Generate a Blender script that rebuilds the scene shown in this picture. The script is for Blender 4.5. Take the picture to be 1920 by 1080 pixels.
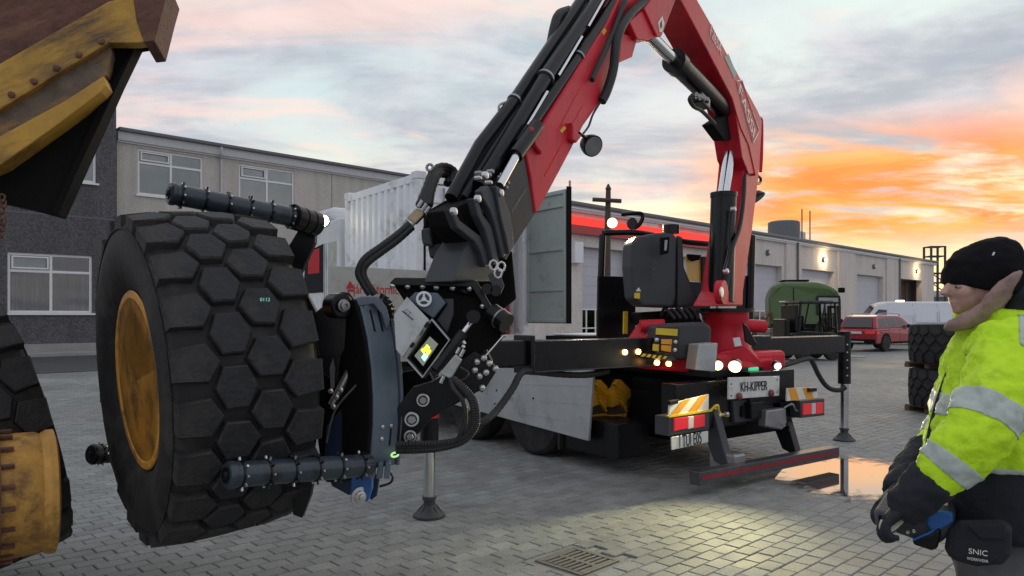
import bpy, bmesh, math, random
from mathutils import Vector, Matrix, noise
R_ = math.radians
random.seed(7)
for o in list(bpy.data.objects): bpy.data.objects.remove(o)
scene = bpy.context.scene
COL = scene.collection

# ------------------------------------------------------------------ camera
FPX, CH, YH = 1390.0, 1.62, 592.0          # focal length in photo pixels, eye height, horizon row
cam_d = bpy.data.cameras.new('camera'); cam = bpy.data.objects.new('camera', cam_d); COL.objects.link(cam)
cam.location = (0, 0, CH); cam.rotation_euler = (R_(90), 0, 0)
cam_d.sensor_width = 36; cam_d.lens = 36*FPX/1920; cam_d.shift_y = (YH-540)/1920
cam_d.clip_start = .05; cam_d.clip_end = 3000
scene.camera = cam

# ------------------------------------------------------------------ world: dusk sky with lit clouds
SUN_AZ, SUN_EL = R_(27), R_(3.0)           # to the right of the view axis (+Y)
world = bpy.data.worlds.new('World'); scene.world = world; world.use_nodes = True
nt = world.node_tree; nt.nodes.clear()
def N(t, **k):
    n = nt.nodes.new(t)
    for a, b in k.items(): setattr(n, a, b)
    return n
def L(a, b): nt.links.new(a, b)
def MATH(op, a, b=None, c=None, clamp=False):
    n = N('ShaderNodeMath', operation=op); n.use_clamp = clamp
    for i, v in enumerate((a, b, c)):
        if v is None: continue
        if isinstance(v, (int, float)): n.inputs[i].default_value = v
        else: L(v, n.inputs[i])
    return n.outputs[0]
def SMOOTH(v, lo, hi):
    n = N('ShaderNodeMapRange', interpolation_type='SMOOTHSTEP'); L(v, n.inputs[0])
    n.inputs[1].default_value = lo; n.inputs[2].default_value = hi
    return n.outputs[0]
def MIX(f, a, b):
    n = N('ShaderNodeMix', data_type='RGBA')
    if isinstance(f, (int, float)): n.inputs[0].default_value = f
    else: L(f, n.inputs[0])
    for s, v in ((n.inputs[6], a), (n.inputs[7], b)):
        if isinstance(v, tuple): s.default_value = (*v, 1)
        else: L(v, s)
    return n.outputs[2]
tc = N('ShaderNodeTexCoord'); sep = N('ShaderNodeSeparateXYZ'); L(tc.outputs['Generated'], sep.inputs[0])
X, Y, Z = sep.outputs
zc = MATH('MAXIMUM', Z, 0.0)
den = MATH('ADD', zc, .10)
cmb = N('ShaderNodeCombineXYZ'); L(MATH('DIVIDE', X, den), cmb.inputs[0]); L(MATH('DIVIDE', Y, den), cmb.inputs[1])
mp = N('ShaderNodeMapping'); L(cmb.outputs[0], mp.inputs[0])
mp.inputs['Rotation'].default_value = (0, 0, R_(-18)); mp.inputs['Scale'].default_value = (.62, 1.0, 1)
def NOISE(scale, detail, rough, off, dist=.3):
    m = N('ShaderNodeMapping'); L(mp.outputs[0], m.inputs[0]); m.inputs['Location'].default_value = (off, off*1.7, off*.3)
    n = N('ShaderNodeTexNoise'); L(m.outputs[0], n.inputs[0])
    n.inputs['Scale'].default_value = scale; n.inputs['Detail'].default_value = detail
    n.inputs['Roughness'].default_value = rough; n.inputs['Distortion'].default_value = dist
    return n.outputs[0]
n1 = NOISE(1.05, 10, .60, 3.1, .5); n2 = NOISE(2.3, 10, .62, 8.7, .4); n3 = NOISE(1.45, 9, .60, 21.3, .7)
# how close to the sunset azimuth
hl = MATH('SQRT', MATH('ADD', MATH('MULTIPLY', X, X), MATH('ADD', MATH('MULTIPLY', Y, Y), 1e-5)))
caz = MATH('DIVIDE', MATH('ADD', MATH('MULTIPLY', X, math.sin(SUN_AZ)), MATH('MULTIPLY', Y, math.cos(SUN_AZ))), hl)
near = SMOOTH(caz, .84, 1.0); wide = SMOOTH(caz, .35, 1.0)
sky = N('ShaderNodeTexSky', sky_type='NISHITA'); sky.sun_disc = False
sky.sun_elevation = SUN_EL; sky.sun_rotation = SUN_AZ; sky.altitude = 20; sky.dust_density = 2.0
nis = N('ShaderNodeVectorMath', operation='SCALE'); L(sky.outputs[0], nis.inputs[0]); nis.inputs['Scale'].default_value = .12
hi_clear = MIX(wide, (.60, .65, .70), (.60, .74, .74))
lo_clear = MIX(wide, (.66, .63, .64), (1.0, .86, .55))
clear = MIX(SMOOTH(Z, .05, .30), lo_clear, hi_clear)
clear = MIX(.18, clear, nis.outputs[0])
# grey lilac cloud decks with peach edges
deck = SMOOTH(n1, .33, .55)
cloudc = MIX(SMOOTH(n2, .35, .7), (.31, .335, .40), (.60, .565, .60))
c1 = MIX(MATH('MULTIPLY', deck, .85), clear, cloudc)
peach = MATH('MULTIPLY', SMOOTH(n3, .53, .66), MATH('MULTIPLY', SMOOTH(caz, -.2, .7), .42))
c2 = MIX(peach, c1, (.96, .60, .47))
# lit orange bank low over the sunset
band = MATH('MULTIPLY', SMOOTH(Z, .055, .115), MATH('SUBTRACT', 1.0, SMOOTH(Z, .175, .255)))
oran = MATH('MULTIPLY', MATH('MULTIPLY', SMOOTH(caz, .962, .997), band), SMOOTH(n2, .34, .54))
orc = MIX(SMOOTH(n3, .35, .65), (.96, .25, .045), (1.02, .42, .085))
c3 = MIX(MATH('MULTIPLY', oran, .95), c2, orc)
glow = MATH('MULTIPLY', near, MATH('SUBTRACT', 1.0, SMOOTH(Z, .03, .16)))
c4 = MIX(MATH('MULTIPLY', glow, MATH('SUBTRACT', .62, MATH('MULTIPLY', oran, .62))), c3, (1.0, .80, .40))
below = MIX(SMOOTH(Z, -.06, 0.0), (.16, .16, .16), c4)
bg = N('ShaderNodeBackground'); L(below, bg.inputs[0]); bg.inputs[1].default_value = .76
wo = N('ShaderNodeOutputWorld'); L(bg.outputs[0], wo.inputs[0])

# ------------------------------------------------------------------ low veiled sun
sl = bpy.data.lights.new('sun', 'SUN'); so = bpy.data.objects.new('sun', sl); COL.objects.link(so)
sl.energy = .5; sl.angle = R_(50); sl.color = (1, .72, .45)
sd = Vector((math.sin(SUN_AZ)*math.cos(R_(6)), math.cos(SUN_AZ)*math.cos(R_(6)), math.sin(R_(6))))
so.rotation_euler = (-sd).to_track_quat('-Z', 'Y').to_euler()
vs = scene.view_settings
vs.view_transform = 'Standard'; vs.look = 'None'; vs.exposure = 0.85; vs.gamma = 1; vs.use_curve_mapping = False

# ------------------------------------------------------------------ geometry helpers
def V(*a): return Vector(a)
def W(px, py, D): return Vector(((px-960)/FPX*D, D, CH-(py-YH)/FPX*D))       # a photo pixel at depth D
def G(px, py, z=0.0):
    D = FPX*(CH-z)/(py-YH); return W(px, py, D)
def onp(px, py, P, n):                                                        # a photo pixel on a plane in the scene
    r = Vector(((px-960)/FPX, 1, -(py-YH)/FPX)); o = Vector((0, 0, CH))
    return o + r*((P-o).dot(n)/r.dot(n))
class MB:
    def __init__(s): s.v = []; s.f = []
    def add(s, vs_, fs):
        b = len(s.v); s.v += [Vector(q) for q in vs_]; s.f += [tuple(b+i for i in f) for f in fs]; return s
    def prism(s, pts, vec, vec0=None):
        n = len(pts); vec = Vector(vec); a = [Vector(p)+(Vector(vec0) if vec0 else Vector()) for p in pts]
        s.add(a+[p+vec for p in a], [tuple(range(n)), tuple(range(2*n-1, n-1, -1))]+[(i, i+n, (i+1) % n+n, (i+1) % n) for i in range(n)]); return s
    def box(s, c, size, ax=None):
        c = Vector(c); ax = ax or (V(1,0,0), V(0,1,0), V(0,0,1)); h = [Vector(a)*(d/2) for a, d in zip(ax, size)]
        vv = [c+h[0]*i+h[1]*j+h[2]*k for i in (-1,1) for j in (-1,1) for k in (-1,1)]
        s.add(vv, [(0,1,3,2),(4,6,7,5),(0,4,5,1),(2,3,7,6),(0,2,6,4),(1,5,7,3)]); return s
    def hexa(s, a, b):                                                        # two quads -> solid
        s.add(list(a)+list(b), [(0,1,2,3),(7,6,5,4),(0,4,5,1),(1,5,6,2),(2,6,7,3),(3,7,4,0)]); return s
    def rings(s, rs, closed=False, cap=True):
        n = len(rs[0]); b = len(s.v)
        for r in rs: s.v += [Vector(p) for p in r]
        m = len(rs)
        for i in range(m if closed else m-1):
            for j in range(n):
                a0 = b+i*n; a1 = b+((i+1) % m)*n
                s.f.append((a0+j, a0+(j+1) % n, a1+(j+1) % n, a1+j))
        if cap and not closed:
            s.f.append(tuple(b+j for j in reversed(range(n)))); s.f.append(tuple(b+(m-1)*n+j for j in range(n)))
        return s
    def cyl(s, p, q, r, r2=None, n=20, hint=None):
        p = Vector(p); q = Vector(q); d = (q-p).normalized()
        x = d.orthogonal().normalized() if hint is None else (Vector(hint)-d*d.dot(Vector(hint))).normalized()
        y = d.cross(x); r2 = r if r2 is None else r2
        s.rings([[c+x*(math.cos(t)*k)+y*(math.sin(t)*k) for t in [2*math.pi*i/n for i in range(n)]] for c, k in ((p, r), (q, r2))]); return s
    def lathe(s, p, ax, prof, n=32, hint=None, ring=False):                               # prof: (distance along axis, radius)
        p = Vector(p); d = Vector(ax).normalized(); x = d.orthogonal().normalized() if hint is None else (Vector(hint)-d*d.dot(Vector(hint))).normalized(); y = d.cross(x)
        s.rings([[p+d*t+x*(math.cos(a)*r)+y*(math.sin(a)*r) for a in [2*math.pi*i/n for i in range(n)]] for t, r in prof], closed=ring); return s
    def tube(s, pts, r, n=10, sub=5, rib=0, closed=False):
        pts = [Vector(p) for p in pts]
        if sub > 1 and len(pts) > 2: pts = spline(pts, sub)
        m = len(pts); rs = []; x = None
        for i, p in enumerate(pts):
            d = (pts[min(i+1, m-1)]-pts[max(i-1, 0)]).normalized()
            if x is None: x = d.orthogonal().normalized()
            x = (x-d*d.dot(x)).normalized(); y = d.cross(x)
            rr = (r[min(i*len(r)//m, len(r)-1)] if isinstance(r, (list, tuple)) else r)*(1+rib*(1 if i % 2 else -1))
            rs.append([p+x*(math.cos(a)*rr)+y*(math.sin(a)*rr) for a in [2*math.pi*k/n for k in range(n)]])
        s.rings(rs); return s
    def loft(s, secs, n=24, power=2.0):                                       # secs: (centre, axis A, ra, axis B, rb)
        rs = []
        for c, A, ra, B, rb in secs:
            ring = []
            for k in range(n):
                t = 2*math.pi*k/n; ct, st = math.cos(t), math.sin(t)
                e = 2.0/power
                ring.append(Vector(c)+Vector(A)*(ra*math.copysign(abs(ct)**e, ct))+Vector(B)*(rb*math.copysign(abs(st)**e, st)))
            rs.append(ring)
        s.rings(rs); return s
    def ball(s, c, A, ra, B, rb, C, rc, n=20, m=12, cut=None):
        rs = []
        for i in range(m+1):
            t = -math.pi/2+math.pi*i/m; k = max(math.cos(t), .02)
            rs.append([Vector(c)+Vector(A)*(ra*k*math.cos(a))+Vector(B)*(rb*k*math.sin(a))+Vector(C)*(rc*math.sin(t)) for a in [2*math.pi*j/n for j in range(n)]])
        s.rings(rs); return s
    def mesh(s, name, off=None):
        off = off or Vector(); me = bpy.data.meshes.new(name); me.from_pydata([tuple(q-off) for q in s.v], [], s.f)
        bm = bmesh.new(); bm.from_mesh(me); bmesh.ops.recalc_face_normals(bm, faces=bm.faces); bm.to_mesh(me); bm.free()
        me.update(); return me
def spline(p, sub):
    out = []
    for i in range(len(p)-1):
        p0, p1, p2, p3 = p[max(i-1, 0)], p[i], p[i+1], p[min(i+2, len(p)-1)]
        for k in range(sub):
            t = k/sub
            out.append(.5*((2*p1)+(p2-p0)*t+(2*p0-5*p1+4*p2-p3)*t*t+(3*p1-p0-3*p2+p3)*t**3))
    return out+[p[-1]]
def woff(par):
    o = Vector()
    while par is not None: o += par.location; par = par.parent
    return o
def link(name, me, mat, parent=None, smooth=35, bevel=0.0, seg=2):
    o = bpy.data.objects.new(name, me); COL.objects.link(o)
    if mat is not None: me.materials.append(mat)
    if parent is not None: o.parent = parent
    if smooth:
        for p in me.polygons: p.use_smooth = True
        me.set_sharp_from_angle(angle=R_(smooth))
    if bevel:
        b = o.modifiers.new('bevel', 'BEVEL'); b.width = bevel; b.segments = seg; b.limit_method = 'ANGLE'; b.angle_limit = R_(40)
    return o
def build(mb, name, mat, parent=None, local=False, **k):                      # world-space shape -> object under its thing
    return link(name, mb.mesh(name, Vector() if local else woff(parent)), mat, parent, **k)
def tag(o, label, cat, group=None, kind=None):
    if label: o['label'] = label
    if cat: o['category'] = cat
    if group: o['group'] = group
    if kind: o['kind'] = kind
    return o
def struct(o): o['kind'] = 'structure'; return o
def thing(name, label, cat, loc=(0,0,0), rz=0, group=None):
    o = bpy.data.objects.new(name, None); COL.objects.link(o); o.location = loc; o.rotation_euler = (0,0,rz); o.empty_display_size = .2
    return tag(o, label, cat, group)
def clone(o, parent=None):
    c = o.copy(); COL.objects.link(c); c.parent = parent
    for ch in list(o.children): clone(ch, c)
    return c
def text(s, name, mat, parent, c, right, up, size, depth=.003, fit=None):
    cu = bpy.data.curves.new(name, 'FONT'); cu.body = s; cu.size = 1; cu.align_x = 'CENTER'; cu.align_y = 'CENTER'; cu.extrude = .01
    t = bpy.data.objects.new('tmp', cu); COL.objects.link(t)
    me = bpy.data.meshes.new_from_object(t.evaluated_get(bpy.context.evaluated_depsgraph_get())); bpy.data.objects.remove(t)
    me.materials.clear()
    r = Vector(right).normalized(); u = (Vector(up)-r*r.dot(Vector(up))).normalized(); nn = r.cross(u)
    xs = [q.co.x for q in me.vertices] or [0]; wd = max(xs)-min(xs) or 1
    sx = (fit/wd) if fit else size
    off = woff(parent)
    for q in me.vertices:
        q.co = Vector(c)-off+r*(q.co.x*sx)+u*(q.co.y*size)+nn*(q.co.z/.01*depth)
    return link(name, me, mat, parent, smooth=0)

# ------------------------------------------------------------------ materials
def mat(name, col, rough=.5, metal=0.0, var=.18, scale=6.0, bump=.0, bscale=60.0, dirt=None, dirt_amt=.5, dscale=3.0, spec=.5, coat=0.0, emit=None, es=1.0, stretch=None, srot=(0,0,0)):
    m = bpy.data.materials.new(name); m.use_nodes = True; t = m.node_tree; b = t.nodes['Principled BSDF']
    b.inputs['Roughness'].default_value = rough; b.inputs['Metallic'].default_value = metal; b.inputs['Specular IOR Level'].default_value = spec
    if coat: b.inputs['Coat Weight'].default_value = coat; b.inputs['Coat Roughness'].default_value = .12
    tcn = t.nodes.new('ShaderNodeTexCoord')
    n = t.nodes.new('ShaderNodeTexNoise'); n.inputs['Scale'].default_value = scale; n.inputs['Detail'].default_value = 6; n.inputs['Roughness'].default_value = .65
    t.links.new(tcn.outputs['Object'], n.inputs[0])
    r = t.nodes.new('ShaderNodeValToRGB'); t.links.new(n.outputs[0], r.inputs[0])
    r.color_ramp.elements[0].position = .3; r.color_ramp.elements[1].position = .7
    r.color_ramp.elements[0].color = (*[c*(1-var) for c in col], 1); r.color_ramp.elements[1].color = (*[min(c*(1+var), 1) for c in col], 1)
    cout = r.outputs[0]
    if dirt:
        n2_ = t.nodes.new('ShaderNodeTexNoise'); n2_.inputs['Scale'].default_value = dscale; n2_.inputs['Detail'].default_value = 9; n2_.inputs['Roughness'].default_value = .7
        if stretch:
            mps = t.nodes.new('ShaderNodeMapping'); mps.inputs['Scale'].default_value = stretch
            mp0 = t.nodes.new('ShaderNodeMapping'); mp0.inputs['Rotation'].default_value = srot; t.links.new(tcn.outputs['Object'], mp0.inputs[0]); t.links.new(mp0.outputs[0], mps.inputs[0]); t.links.new(mps.outputs[0], n2_.inputs[0])
        else: t.links.new(tcn.outputs['Object'], n2_.inputs[0])
        mr = t.nodes.new('ShaderNodeMapRange'); t.links.new(n2_.outputs[0], mr.inputs[0]); mr.inputs[1].default_value = .62-dirt_amt*.25; mr.inputs[2].default_value = .72-dirt_amt*.1
        mx = t.nodes.new('ShaderNodeMix'); mx.data_type = 'RGBA'; t.links.new(mr.outputs[0], mx.inputs[0]); t.links.new(cout, mx.inputs[6]); mx.inputs[7].default_value = (*dirt, 1); cout = mx.outputs[2]
    t.links.new(cout, b.inputs['Base Color'])
    rm = t.nodes.new('ShaderNodeMapRange'); t.links.new(n.outputs[0], rm.inputs[0]); rm.inputs[3].default_value = max(rough-.1, .02); rm.inputs[4].default_value = min(rough+.12, 1)
    t.links.new(rm.outputs[0], b.inputs['Roughness'])
    if bump:
        n3_ = t.nodes.new('ShaderNodeTexNoise'); n3_.inputs['Scale'].default_value = bscale; n3_.inputs['Detail'].default_value = 4
        t.links.new(tcn.outputs['Object'], n3_.inputs[0])
        bp = t.nodes.new('ShaderNodeBump'); bp.inputs['Strength'].default_value = bump; bp.inputs['Distance'].default_value = .02
        t.links.new(n3_.outputs[0], bp.inputs['Height']); t.links.new(bp.outputs[0], b.inputs['Normal'])
    if emit: b.inputs['Emission Color'].default_value = (*emit, 1); b.inputs['Emission Strength'].default_value = es
    return m
def glassy(name, col, rough=.04, trans=0.0):
    m = bpy.data.materials.new(name); m.use_nodes = True; b = m.node_tree.nodes['Principled BSDF']
    b.inputs['Base Color'].default_value = (*col, 1); b.inputs['Roughness'].default_value = rough; b.inputs['Transmission Weight'].default_value = trans
    b.inputs['IOR'].default_value = 1.5; b.inputs['Specular IOR Level'].default_value = .8
    return m
M = dict(
 rubber=mat('rubber', (.027,.028,.031), .62, bump=.35, bscale=45, var=.35, dirt=(.050,.047,.043), dirt_amt=.45, dscale=5, spec=.3),
 rubber_edge=mat('worn_rubber_edge', (.050,.048,.046), .75, var=.3, scale=20, bump=.3, bscale=60, spec=.2),
 rubber_side=mat('rubber_side', (.021,.021,.0215), .65, spec=.3, bump=.2, bscale=25, var=.35, dirt=(.050,.047,.043), dirt_amt=.45, dscale=3),
 roller=mat('roller_paint', (.036,.050,.066), .24, var=.2, dirt=(.018,.02,.022), dirt_amt=.4, dscale=9),
 rim=mat('rim_yellow', (.58,.28,.035), .5, var=.25, dirt=(.09,.045,.02), dirt_amt=.55, dscale=4, bump=.1),
 hub=mat('hub_yellow', (.62,.33,.07), .6, var=.25, scale=9, dirt=(.10,.05,.025), dirt_amt=.6, dscale=5, bump=.2),
 dump_yellow=mat('dump_yellow', (.50,.28,.04), .55, var=.2, dirt=(.12,.062,.03), dirt_amt=.6, dscale=5, bump=.15, bscale=30, stretch=(.35,1,1.9), srot=(0,R_(31),0)),
 rust=mat('rust', (.12,.050,.034), .7, var=.45, scale=9, dirt=(.21,.10,.055), dirt_amt=.5, dscale=7, bump=.35, bscale=40, stretch=(.3,1,2.2), srot=(0,R_(31),0)),
 grime=mat('grime', (.16,.12,.09), .75, var=.35, scale=14, dirt=(.36,.20,.045), dirt_amt=.5, dscale=6, bump=.25, bscale=45, stretch=(.35,1,1.8), srot=(0,R_(31),0)),
 under=mat('under_black', (.006,.006,.006), .85, bump=.2, spec=.2),
 black=mat('black_paint', (.006,.007,.009), .28, var=.3, spec=.32, dirt=(.012,.012,.012), dirt_amt=.25, dscale=7, bump=.02),
 steelblue=mat('bluegrey_paint', (.115,.15,.19), .38, var=.15, dirt=(.075,.095,.12), dirt_amt=.35, dscale=6, bump=.02),
 deepblue=mat('deep_blue_paint', (.010,.025,.065), .4, var=.2),
 blue=mat('bright_blue_paint', (.02,.13,.42), .4, var=.15),
 red=mat('red_paint', (.62,.020,.040), .42, var=.20, scale=3, spec=.25, bump=.04, bscale=12, dirt=(.36,.022,.032), dirt_amt=.45, dscale=6, stretch=(1,1,.35)),
 grey_plastic=mat('grey_plastic', (.042,.048,.054), .5, var=.12, bump=.12, bscale=220),
 alu=mat('aluminium', (.46,.48,.48), .42, .35, var=.1, dirt=(.26,.26,.25), dirt_amt=.4, dscale=3),
 chrome=mat('chrome', (.72,.73,.74), .16, 1.0, var=.06),
 bolt=mat('zinc_bolt', (.6,.6,.6), .3, .9, var=.1),
 steel=mat('bare_steel', (.33,.33,.34), .4, .8, var=.2),
 white=mat('white_paint', (.76,.78,.80), .42, var=.06, dirt=(.48,.48,.46), dirt_amt=.25, dscale=2),
 container_white=mat('container_white', (.84,.87,.91), .5, var=.06, dirt=(.45,.45,.43), dirt_amt=.35, dscale=2),
 sage=mat('container_inner', (.36,.42,.40), .5, var=.08, dirt=(.2,.22,.2), dirt_amt=.3),
 board=mat('grey_board', (.46,.47,.44), .5, var=.07, dirt=(.28,.28,.26), dirt_amt=.4, dscale=2),
 redtext=mat('red_letters', (.55,.02,.03), .4, var=.05),
 dark=mat('dark_void', (.010,.010,.011), .8),
 hose=mat('hose', (.018,.018,.019), .55, var=.3, bump=.3, bscale=120),
 wood=mat('weathered_wood', (.16,.105,.065), .8, var=.35, scale=12, bump=.3),
 yellow=mat('yellow_plastic', (.72,.40,.02), .5, var=.2, dirt=(.22,.12,.03), dirt_amt=.4),
 label_yellow=mat('yellow_label', (.72,.52,.03), .45, var=.1),
 orange_stripe=mat('orange_stripe', (.85,.36,.015), .4, var=.06),
 white_stripe=mat('white_stripe', (.78,.74,.66), .4, var=.05),
 plate_white=mat('plate_white', (.66,.67,.65), .4, var=.06, dirt=(.4,.4,.38), dirt_amt=.35, dscale=9),
 ink=mat('black_ink', (.02,.02,.022), .5),
 lens_red=mat('lens_red', (.55,.02,.03), .15, var=.05, emit=(1,.06,.08), es=.12),
 lens_clear=mat('lens_clear', (.7,.65,.65), .12, var=.05),
 amber_lit=mat('amber_lit', (.9,.4,.1), .3, emit=(1,.45,.12), es=6),
 lamp_lit=mat('lamp_lit', (1,1,.9), .3, emit=(1,.90,.58), es=22),
 lamp_ring=mat('lamp_reflector', (.9,.85,.6), .2, emit=(1,.82,.42), es=1.6),
 lamp_white=mat('lamp_white_lit', (1,1,1), .3, emit=(.9,1,.98), es=9),
 wall_lamp_lit=mat('wall_lamp_lit', (1,.8,.5), .3, emit=(1,.72,.30), es=7),
 redglow=mat('red_sign_light', (.7,.03,.02), .4, emit=(1,.03,.015), es=.5),
 redband=mat('red_cladding', (.42,.035,.04), .4, var=.08),
 green=mat('green_paint', (.060,.115,.026), .4, var=.12, coat=.2),
 green_lit=mat('green_lens', (.05,.4,.15), .25, emit=(.05,.6,.25), es=.5),
 carred=mat('car_red', (.33,.012,.025), .25, var=.05, coat=.6),
 vanwhite=mat('van_white', (.74,.77,.82), .3, var=.03, coat=.4),
 glass=glassy('dark_glass', (.02,.024,.027), .05),
 amber=glassy('amber_reflection_pane', (.75,.50,.05), .15),
 tower=mat('tower_steel', (.06,.055,.05), .7),
 pole=mat('pole_wood', (.07,.055,.045), .8, var=.3),
 concrete=mat('concrete', (.30,.30,.29), .8, var=.15, scale=1.2, bump=.15, bscale=30),
)
# ------------------------------------------------------------------ materials for the setting
def roughcast(name, col, spk, scale):
    m = mat(name, col, .9, var=.12, scale=.5); t = m.node_tree; b = t.nodes['Principled BSDF']
    tcn = t.nodes.new('ShaderNodeTexCoord'); v = t.nodes.new('ShaderNodeTexVoronoi'); v.inputs['Scale'].default_value = scale
    t.links.new(tcn.outputs['Object'], v.inputs[0])
    old = b.inputs['Base Color'].links[0].from_socket
    bw = t.nodes.new('ShaderNodeRGBToBW'); t.links.new(v.outputs['Color'], bw.inputs[0])
    mr = t.nodes.new('ShaderNodeMapRange'); mr.inputs[1].default_value = .3; mr.inputs[2].default_value = .8; t.links.new(bw.outputs[0], mr.inputs[0])
    mx = t.nodes.new('ShaderNodeMix'); mx.data_type = 'RGBA'; t.links.new(mr.outputs[0], mx.inputs[0]); t.links.new(old, mx.inputs[6]); mx.inputs[7].default_value = (*spk, 1)
    t.links.new(mx.outputs[2], b.inputs['Base Color'])
    # rain streaks and stains with a shape of their own
    mp_ = t.nodes.new('ShaderNodeMapping'); mp_.inputs['Scale'].default_value = (1.3, 1.3, .12); t.links.new(tcn.outputs['Object'], mp_.inputs[0])
    ns = t.nodes.new('ShaderNodeTexNoise'); ns.inputs['Scale'].default_value = 1.6; ns.inputs['Detail'].default_value = 7; t.links.new(mp_.outputs[0], ns.inputs[0])
    ms = t.nodes.new('ShaderNodeMapRange'); ms.inputs[1].default_value = .45; ms.inputs[2].default_value = .75; ms.inputs[4].default_value = .35; t.links.new(ns.outputs[0], ms.inputs[0])
    mx2 = t.nodes.new('ShaderNodeMix'); mx2.data_type = 'RGBA'; t.links.new(ms.outputs[0], mx2.inputs[0]); t.links.new(mx.outputs[2], mx2.inputs[6]); mx2.inputs[7].default_value = (*[c*.55 for c in col], 1)
    t.links.new(mx2.outputs[2], b.inputs['Base Color'])
    bp = t.nodes.new('ShaderNodeBump'); bp.inputs['Strength'].default_value = .5; bp.inputs['Distance'].default_value = .03
    t.links.new(v.outputs['Distance'], bp.inputs['Height']); t.links.new(bp.outputs[0], b.inputs['Normal'])
    return m
M['dash_dark'] = roughcast('dark_pebbledash', (.078,.078,.084), (.145,.142,.147), 20)
M['dash_light'] = roughcast('pale_roughcast', (.52,.485,.445), (.60,.56,.515), 24)
M['hall_wall'] = roughcast('hall_concrete', (.64,.585,.545), (.68,.62,.58), 9)
M['fascia'] = mat('fascia_metal', (.52,.53,.54), .5, var=.1)
M['fascia_dark'] = mat('roof_edge', (.13,.135,.15), .5, var=.1)
M['frame'] = mat('window_frame_white', (.80,.81,.81), .5, var=.05)
M['blind_sky_sheet'] = mat('pale_blind_sky', (.88,.88,.86), .8, var=.08, scale=1.5)
M['curtain'] = mat('grey_curtain', (.13,.14,.13), .8, var=.35, scale=2)
M['room'] = mat('room_dark', (.05,.045,.04), .9, var=.3)
M['warmroom'] = mat('warm_lit_room', (.5,.38,.2), .8, emit=(1,.72,.32), es=.35)
M['door'] = mat('shutter_grey', (.52,.52,.57), .5, var=.08, scale=1)
M['opendoor'] = mat('brown_gate', (.14,.085,.05), .7, var=.3)
M['asphalt'] = mat('asphalt', (.060,.062,.066), .55, var=.25, scale=.8, bump=.3, bscale=60)
def pane_mat():
    m = bpy.data.materials.new('pane_glass'); m.use_nodes = True; t = m.node_tree; t.nodes.clear()
    tr = t.nodes.new('ShaderNodeBsdfTransparent'); tr.inputs[0].default_value = (.86,.9,.9,1)
    gl = t.nodes.new('ShaderNodeBsdfGlossy'); gl.inputs['Roughness'].default_value = .03
    fr = t.nodes.new('ShaderNodeFresnel'); fr.inputs[0].default_value = 1.9
    mx = t.nodes.new('ShaderNodeMixShader'); o = t.nodes.new('ShaderNodeOutputMaterial')
    t.links.new(fr.outputs[0], mx.inputs[0]); t.links.new(tr.outputs[0], mx.inputs[1]); t.links.new(gl.outputs[0], mx.inputs[2]); t.links.new(mx.outputs[0], o.inputs[0])
    return m
M['pane'] = pane_mat()
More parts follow.
